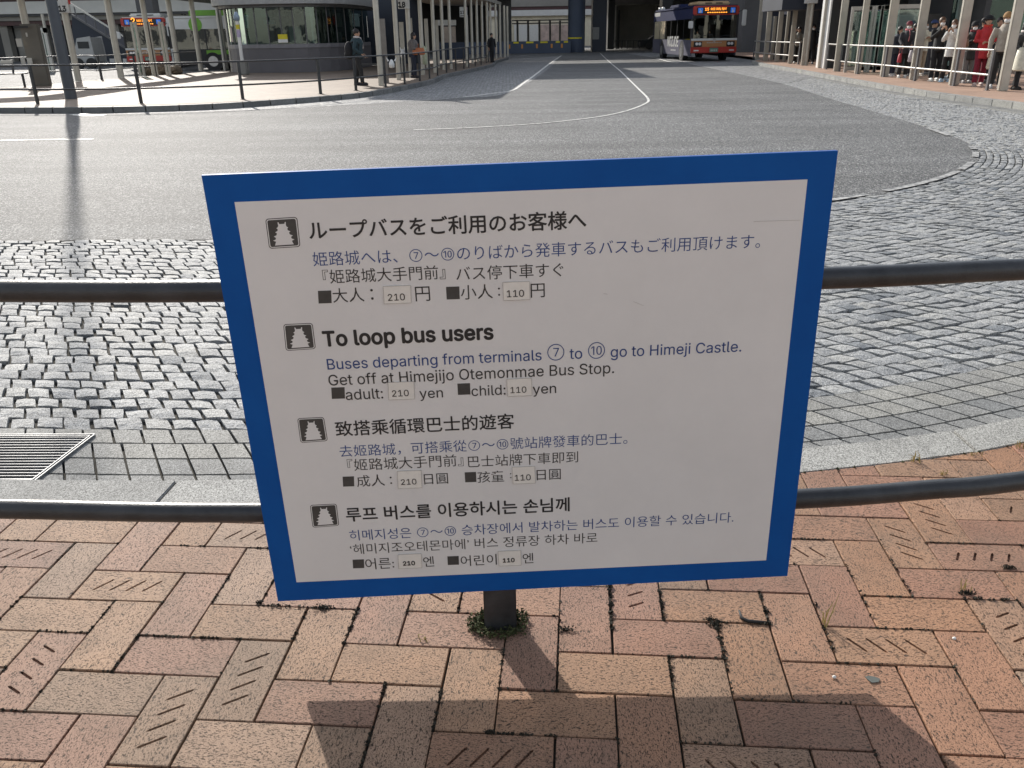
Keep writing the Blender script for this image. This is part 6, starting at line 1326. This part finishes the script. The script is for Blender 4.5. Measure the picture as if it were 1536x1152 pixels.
def person(px, py, head_py, label, face=0.0, coat=(.02, .02, .022), pants=(.02, .02, .025), shoe=(.6, .6, .58), hair=HAIRB, mask=True, hat=None, arms='down', lean=0.0,
           coatlen=.78, scarf=None, bag=None, female=False, stride=.06, group=None, backpack=False, hgt=None):
    g = at(px, py); hy = 53.06 + (768 - px) * math.tan(ROLL) * -1 * -1
    hh = hgt or (aty(px, head_py, g.y).z)
    hh = max(1.45, min(1.85, hh)); s = hh / 1.70
    r = empty('person', g, label, 'person', group, face); r.scale = (s, s, s)
    sw = .185 if female else .205; hp = .10
    def J(x, y, z): return Vector((x, y - lean * max(0, z - .9), z))
    neck = J(0, .0, 1.44); head = J(0, -.015, 1.58)
    wr = {}; el = {}
    for sd in (-1, 1):
        if arms == 'down': e = J(sd * (sw + .05), .02, 1.12); w = J(sd * (sw + .06), -.05, .87)
        elif arms == 'phone': e = J(sd * (sw + .03), -.02, 1.12); w = J(sd * .07, -.28, 1.20)
        elif arms == 'phone_high': e = J(sd * (sw + .04), -.10, 1.16); w = J(sd * .06, -.26, 1.40)
        elif arms == 'fold': e = J(sd * (sw + .04), .0, 1.12); w = J(sd * -.02, -.22, 1.08)
        elif arms == 'carry': e = J(sd * (sw + .05), .05, 1.12); w = J(sd * (sw + .0), -.18, .95)
        elif arms == 'rail': e = J(sd * (sw + .02), -.10, 1.14); w = J(sd * .14, -.34, 1.0)
        el[sd] = e; wr[sd] = w
    sh = {sd: J(sd * sw, 0, 1.38) for sd in (-1, 1)}
    hip = {sd: Vector((sd * .09, 0, .90)) for sd in (-1, 1)}
    kn = {sd: Vector((sd * .095, -.03 + sd * stride * .5, .48)) for sd in (-1, 1)}
    an = {sd: Vector((sd * .10, sd * stride, .08)) for sd in (-1, 1)}
    # body: one continuous skin surface
    mb = MB()
    mb.tube([J(0, 0, .86), J(0, 0, 1.0), J(0, 0, 1.15), J(0, 0, 1.32), J(0, 0, 1.40), J(0, 0, 1.44)], [(.155, .105), (.135, .095), (.14, .10), (.17, .105), (.12, .08), (.055, .055)], 14)
    mb.tube([J(0, 0, 1.40), head], [.056, .05], 10)
    mb.ball(head + Vector((0, 0, .02)), (.074, .092, .112), 14, 10); mb.ball(head + Vector((0, -.03, -.055)), (.055, .06, .055), 10, 7)
    mb.ball(head + Vector((0, -.095, -.01)), (.013, .02, .022), 8, 5)
    for sd in (-1, 1):
        mb.ball(head + Vector((sd * .075, .005, .0)), (.012, .022, .032), 8, 5)
        mb.tube([sh[sd], el[sd], wr[sd]], [.048, .038, .026], 10)
        d = (wr[sd] - el[sd]).normalized(); palm = wr[sd] + d * .06; side = d.cross(Vector((0, 1, 0))).normalized() if abs(d.y) < .9 else Vector((1, 0, 0))
        mb.tube([wr[sd], palm, palm + d * .03], [(.026, .022), (.038, .018), (.034, .015)], 8)
        for k in range(4):
            b0 = palm + d * .02 + side * (k - 1.5) * .019; mb.tube([b0, b0 + d * (.045 + .008 * (k in (1, 2))) + Vector((0, -.006, -.01)), b0 + d * .065 + Vector((0, -.02, -.03))], [.010, .009, .007], 6)
        mb.tube([wr[sd] + d * .02, wr[sd] + d * .045 - side * sd * .035, wr[sd] + d * .075 - side * sd * .04], [.012, .011, .008], 6)
        mb.tube([hip[sd], kn[sd], an[sd]], [.082, .052, .036], 12)
        mb.tube([an[sd] + Vector((0, .03, -.03)), an[sd] + Vector((0, -.12, -.05))], [.035, .028], 8)
    bo_ = mb.build('body', SKIN, r, world=False); remesh(bo_, .014, 2)
    # face
    for sd in (-1, 1):
        mb = MB(); mb.ball(head + Vector((sd * .03, -.086, .022)), (.013, .008, .007), 8, 5); mb.build('eye', HAIRB, bo_, world=False, smooth=True)
    if not mask:
        mb = MB(); mb.ball(head + Vector((0, -.088, -.048)), (.024, .008, .006), 8, 5); mb.build('mouth', P('lips', (.30, .10, .08), .5), bo_, world=False, smooth=True)
    # coat
    cm = cloth('%.2f_%.2f_%.2f' % coat, coat)
    mb = MB(); k = 1.0
    mb.tube([J(0, 0, coatlen), J(0, 0, coatlen + .12), J(0, 0, 1.12), J(0, 0, 1.30), J(0, 0, 1.41), J(0, 0, 1.475)], [(.205, .155), (.195, .148), (.185, .14), (.215, .14), (.165, .115), (.075, .075)], 16)
    for sd in (-1, 1): mb.tube([sh[sd] + Vector((-sd * .03, 0, -.005)), el[sd], wr[sd] + (el[sd] - wr[sd]) * .04], [.078, .064, .048], 12)
    c_ = mb.build('coat', cm, r, world=False); remesh(c_, .018, 2)
    # trousers
    mb = MB(); mb.tube([Vector((0, 0, .80)), Vector((0, 0, .93)), Vector((0, 0, 1.0))], [(.165, .125), (.165, .12), (.15, .11)], 14)
    for sd in (-1, 1): mb.tube([hip[sd], kn[sd], an[sd] + Vector((0, 0, .01))], [.098, .075, .068], 12)
    t_ = mb.build('trousers', cloth('%.2f_%.2f_%.2f' % pants, pants), r, world=False); remesh(t_, .02, 2)
    for sd in (-1, 1):
        mb = MB(); a = an[sd]; mb.ball((a.x, a.y - .05, .05), (.048, .135, .052), 12, 8, -.9); mb.box((a.x, a.y - .05, .012), (.085, .26, .022)); mb.build('shoe', cloth('%.2f_%.2f_%.2f' % shoe, shoe, .5), r, world=False, smooth='auto')
    # hair / hat / mask / scarf
    if hair is not None:
        mb = MB(); mb.ball(head + Vector((0, .018, .045)), (.092, .105, .108), 14, 9, -.55)
        if female: mb.ball(head + Vector((0, .05, -.03)), (.09, .07, .13), 12, 8)
        mb.build('hair', hair, r, world=False, smooth=True)
    if mask:
        mb = MB(); mb.ball(head + Vector((0, -.048, -.04)), (.066, .058, .058), 12, 8); mb.build('mask', MASK, r, world=False, smooth=True)
    if hat:
        kind, hc = hat; hm = cloth('hat%.2f_%.2f_%.2f' % hc, hc)
        mb = MB()
        if kind == 'cap':
            mb.ball(head + Vector((0, .01, .055)), (.10, .115, .10), 14, 9, -.1); mb.box(head + Vector((0, -.13, .05)), (.13, .11, .012), 0, .15)
        elif kind == 'knit': mb.ball(head + Vector((0, .005, .055)), (.105, .118, .115), 14, 9, -.2)
        else: mb.ball(head + Vector((0, .01, .06)), (.115, .125, .10), 14, 9, -.1); mb.ball(head + Vector((0, 0, .05)), (.155, .165, .03), 16, 6)
        mb.build('hat', hm, r, world=False, smooth='auto')
    if scarf:
        mb = MB(); mb.tube([J(.0, -.07, 1.47), J(.08, -.02, 1.48), J(.05, .07, 1.47), J(-.06, .06, 1.47), J(-.08, -.03, 1.47), J(0, -.085, 1.45)], .035, 8)
        mb.tube([J(.02, -.10, 1.45), J(.04, -.155, 1.3), J(.03, -.165, 1.12)], [(.045, .02), (.05, .018), (.05, .015)], 8); mb.build('scarf', cloth('scarf%.2f' % scarf[1], scarf), r, world=False, smooth=True)
    return r, s, wr, g, face
def bagobj(per, sd, w, h, d, col, label, name='bag', dz=-.32, cat='bag', out=.03, dx=0, dy=0):
    r, s, wr, g, fa = per; M = Matrix.Translation(g) @ Matrix.Rotation(fa, 4, 'Z') @ Matrix.Scale(s, 4)
    p = M @ (wr[sd] + Vector((sd * out + dx, dy, 0))); b = empty(name, (p.x, p.y, p.z + dz), label, cat); b.rotation_euler = (0, 0, fa)
    mb = MB(); k = 10
    mb.tube([(0, 0, -h / 2), (0, 0, -h / 2 + .03), (0, 0, 0), (0, 0, h / 2 - .02), (0, 0, h / 2)], [(w * .44, d * .4), (w * .52, d * .55), (w * .5, d * .5), (w * .42, d * .35), (w * .40, d * .2)], 14)
    mb.build('pouch', cloth('bag%.2f%.2f%.2f' % col, col, .6), b, world=False, smooth='auto')
    mb = MB(); mb.tube([(-w * .25, 0, h / 2 - .02), (-w * .14, 0, h / 2 + .13), (0, 0, -dz * .98), (w * .14, 0, h / 2 + .13), (w * .25, 0, h / 2 - .02)], .008, 6); mb.build('handle', cloth('bag%.2f%.2f%.2f' % col, col, .6), b, world=False)
    return b
Q = 'people queuing in the right shelter'
A = person(1352, 116.5, 33, 'person in a maroon cap, white mask, black jacket and pink scarf at the railing', -.35, (.03, .028, .032), (.02, .02, .02), (.65, .65, .62), HAIRB, True, ('cap', (.16, .025, .04)), 'rail', .05, .74, (.72, .24, .26), None, True, .05, Q)
A2 = person(1336, 114, 42, 'person in dark striped jacket half hidden left of the pink scarf', .3, (.04, .045, .06), (.03, .035, .06), (.5, .5, .5), HAIRB, False, None, 'rail', .22, .78, None, None, True, .05, Q)
B = person(1377, 113.5, 33, 'person in a cream jacket with white mask holding a brown phone case', .1, (.60, .56, .45), (.36, .28, .20), (.5, .48, .45), HAIRB, True, None, 'phone', 0, .78, None, None, True, .04, Q)
Cc = person(1389, 111.5, 31, 'person in a navy cap and dark jacket behind the cream jacket', .9, (.03, .035, .05), (.05, .05, .06), (.2, .2, .2), HAIRB, False, ('cap', (.03, .05, .14)), 'fold', 0, .8, None, None, False, .04, Q)
D = person(1399, 121.5, 27, 'person in black jacket and trousers with white shoes and mask, arms raised', -.15, (.018, .018, .02), (.014, .014, .016), (.7, .7, .66), HAIRN, True, None, 'phone_high', 0, .82, None, None, False, .07, Q)
E_ = person(1418, 122.5, 30.5, 'person in a white puffer coat, white mask and black trousers beside a post', -.75, (.68, .67, .63), (.016, .016, .018), (.45, .6, .72), HAIRN, True, None, 'phone_high', .04, .70, None, None, True, .05, Q)
F_ = person(1447, 124.5, 34, 'person in black hat and black jacket with a dark red scarf and grey trousers', -.1, (.022, .022, .024), (.13, .125, .12), (.25, .24, .24), HAIRB, True, ('knit', (.012, .012, .014)), 'phone', 0, .66, (.18, .02, .03), None, True, .04, Q)
G_ = person(1461, 120, 28, 'dark-haired person in black standing behind the red coat', .2, (.02, .02, .022), (.03, .03, .03), (.05, .05, .05), HAIRB, False, None, 'down', 0, .8, None, None, False, .04, Q)
H_ = person(1465, 129, 24.5, 'person in a red coat and red trousers with a black fur hat and glasses', -.25, (.42, .025, .03), (.20, .012, .03), (.45, .36, .33), HAIRB, False, ('round', (.01, .01, .012)), 'fold', 0, .68, (.55, .05, .03), None, True, .09, Q)
I_ = person(1491, 132, 20.5, 'person in a beige jacket and black trousers with a brown cap and white mask', -.4, (.33, .29, .245), (.016, .016, .018), (.5, .5, .5), HAIRN, True, ('knit', (.30, .17, .07)), 'down', 0, .84, None, None, False, .06, Q)
Jp = person(1521, 134.5, 33, 'person in black with a pale shawl, cut off by the right edge', .5, (.04, .04, .042), (.014, .014, .016), (.02, .02, .02), HAIRB, False, None, 'carry', 0, .85, (.66, .60, .58), None, True, .08, Q)
F2 = person(1194, 95, 41, 'person in a grey jacket leaning forward beyond the far stop pole', -.3, (.26, .25, .22), (.02, .02, .02), (.6, .6, .58), HAIRB, False, None, 'rail', .28, .85, None, None, False, .06, 'people waiting at the far right stops')
F1 = person(1215, 96, 37.5, 'person in a long black coat and white mask right of the leaning one', -.5, (.014, .014, .016), (.014, .014, .016), (.55, .55, .55), HAIRB, True, None, 'down', 0, .60, None, None, False, .05, 'people waiting at the far right stops')
F3 = person(1190.5, 93.5, 40, 'dark figure mostly hidden behind the leaning person', .2, (.02, .02, .022), (.02, .02, .02), (.05, .05, .05), HAIRB, False, None, 'down', 0, .8, None, None, False, .05, 'people waiting at the far right stops')
M1 = person(539.5, 128, 44, 'person in a dark teal jacket carrying a black backpack, looking right', PI / 2, (.022, .045, .055), (.016, .017, .024), (.03, .03, .03), HAIRB, False, None, 'carry', .03, .82, (.55, .5, .48), None, False, .12)
M2 = person(621, 117, 49.5, 'person in a grey top standing behind the number 18 pole with an orange-brown bag', PI * .55, (.14, .125, .12), (.016, .02, .035), (.03, .03, .03), HAIRB, False, None, 'fold', .08, .9, None, None, True, .05)
M3 = person(738, 93.5, 50, 'small dark figure walking between the furthest left posts', .6, (.012, .012, .014), (.012, .012, .014), (.02, .02, .02), HAIRB, False, None, 'down', 0, .6, None, None, False, .06)
K1 = person(1434, 121, 31, 'person in a charcoal coat standing behind the black-hatted one', .3, (.035, .035, .04), (.03, .03, .035), (.08, .08, .08), HAIRB, True, None, 'fold', 0, .7, None, None, False, .05, Q)
K2 = person(1483, 124, 27, 'person in a dark jacket between the red coat and the beige jacket, further back', -.3, (.02, .022, .03), (.02, .02, .02), (.1, .1, .1), HAIRB, False, None, 'down', 0, .78, None, None, False, .05, Q)
K3 = person(1363, 114, 36, 'person in a dark coat close behind the maroon cap', .4, (.05, .045, .045), (.025, .025, .03), (.2, .2, .2), HAIRB, True, None, 'down', 0, .7, None, None, True, .05, Q)
# things they carry
bagobj(A, 1, .26, .34, .14, (.40, .37, .40), 'grey-white patterned tote bag hanging before the pink scarf', 'tote_bag', -.30, out=.02, dy=.05)
bagobj(A, -1, .18, .26, .12, (.36, .02, .04), 'small crimson bag beside the patterned tote', 'handbag', -.36, out=.02, dy=.08)
bagobj(H_, 1, .38, .44, .16, (.60, .58, .45), 'cream tote bag in front of the red coat', 'tote_bag', -.42, out=.20)
bagobj(Jp, -1, .36, .52, .2, (.62, .60, .50), 'large cream shoulder bag at the right edge', 'shoulder_bag', -.15, out=.02)
bagobj(F_, -1, .26, .2, .14, (.17, .10, .06), 'brown leather handbag left of the person in the black hat', 'handbag', -.05, out=.22)
bagobj(M2, -1, .46, .24, .16, (.40, .13, .05), 'orange-brown leather bag held by the person in grey', 'handbag', -.06, out=.1, dx=-.05)
p_ = at(636, 115); 
def hang(px, py, Y_, w, h, col, label, name, cat='bag'):
    c = aty(px, py, Y_); b = empty(name, c, label, cat)
    mb = MB(); mb.tube([(0, 0, -h / 2), (0, 0, -h * .42), (0, 0, 0), (0, 0, h * .35), (0, 0, h / 2)], [(w * .3, .05), (w * .5, .09), (w * .5, .09), (w * .34, .05), (w * .1, .02)], 12); mb.build('pouch', cloth('b%.2f%.2f' % col[:2], col, .5), b, world=False, smooth=True)
    for sx in (-1, 1): mb = MB(); mb.tube([(sx * w * .3, 0, h * .3), (sx * w * .48, 0, h * .72)], [.03, .008], 6); mb.build('handle', cloth('b%.2f%.2f' % col[:2], col, .5), b, world=False)
    return b
hang(587.5, 95.5, 28.9, .34, .26, (.78, .78, .76), 'white plastic bag hanging on the railing between the first round posts', 'plastic_bag')
hang(637, 83, 33.6, .17, .66, (.42, .45, .32), 'pale green striped bag hanging right of the person in grey', 'striped_bag')
hang(604, 80, 33.2, .18, .3, (.72, .72, .7), 'white bag at the left hip of the person in grey', 'white_bag')
hang(1417, 122, 25.6, .16, .28, (.5, .6, .66), 'light blue plastic bag standing by the white puffer coat', 'plastic_bag')
bp = empty('backpack', M1[3] + Vector((-.24, 0, 1.02 * M1[1])), 'black backpack on the person in the teal jacket', 'backpack')
mb = MB(); mb.ball((0, 0, .05), (.15, .17, .27), 14, 10); mb.build('pack', cloth('blackpack', (.012, .012, .014)), bp, world=False, smooth=True)
mb = MB(); mb.ball((-.07, 0, -.08), (.10, .13, .12), 12, 8); mb.build('pocket', cloth('blackpack', (.012, .012, .014)), bp, world=False, smooth=True)
for sd in (-1, 1): mb = MB(); mb.tube([(.05, sd * .11, .26), (.24, sd * .12, .34), (.34, sd * .12, .22), (.3, sd * .13, .0), (.1, sd * .13, -.12)], .02, 6); mb.build('strap', cloth('blackpack', (.012, .012, .014)), bp, world=False)
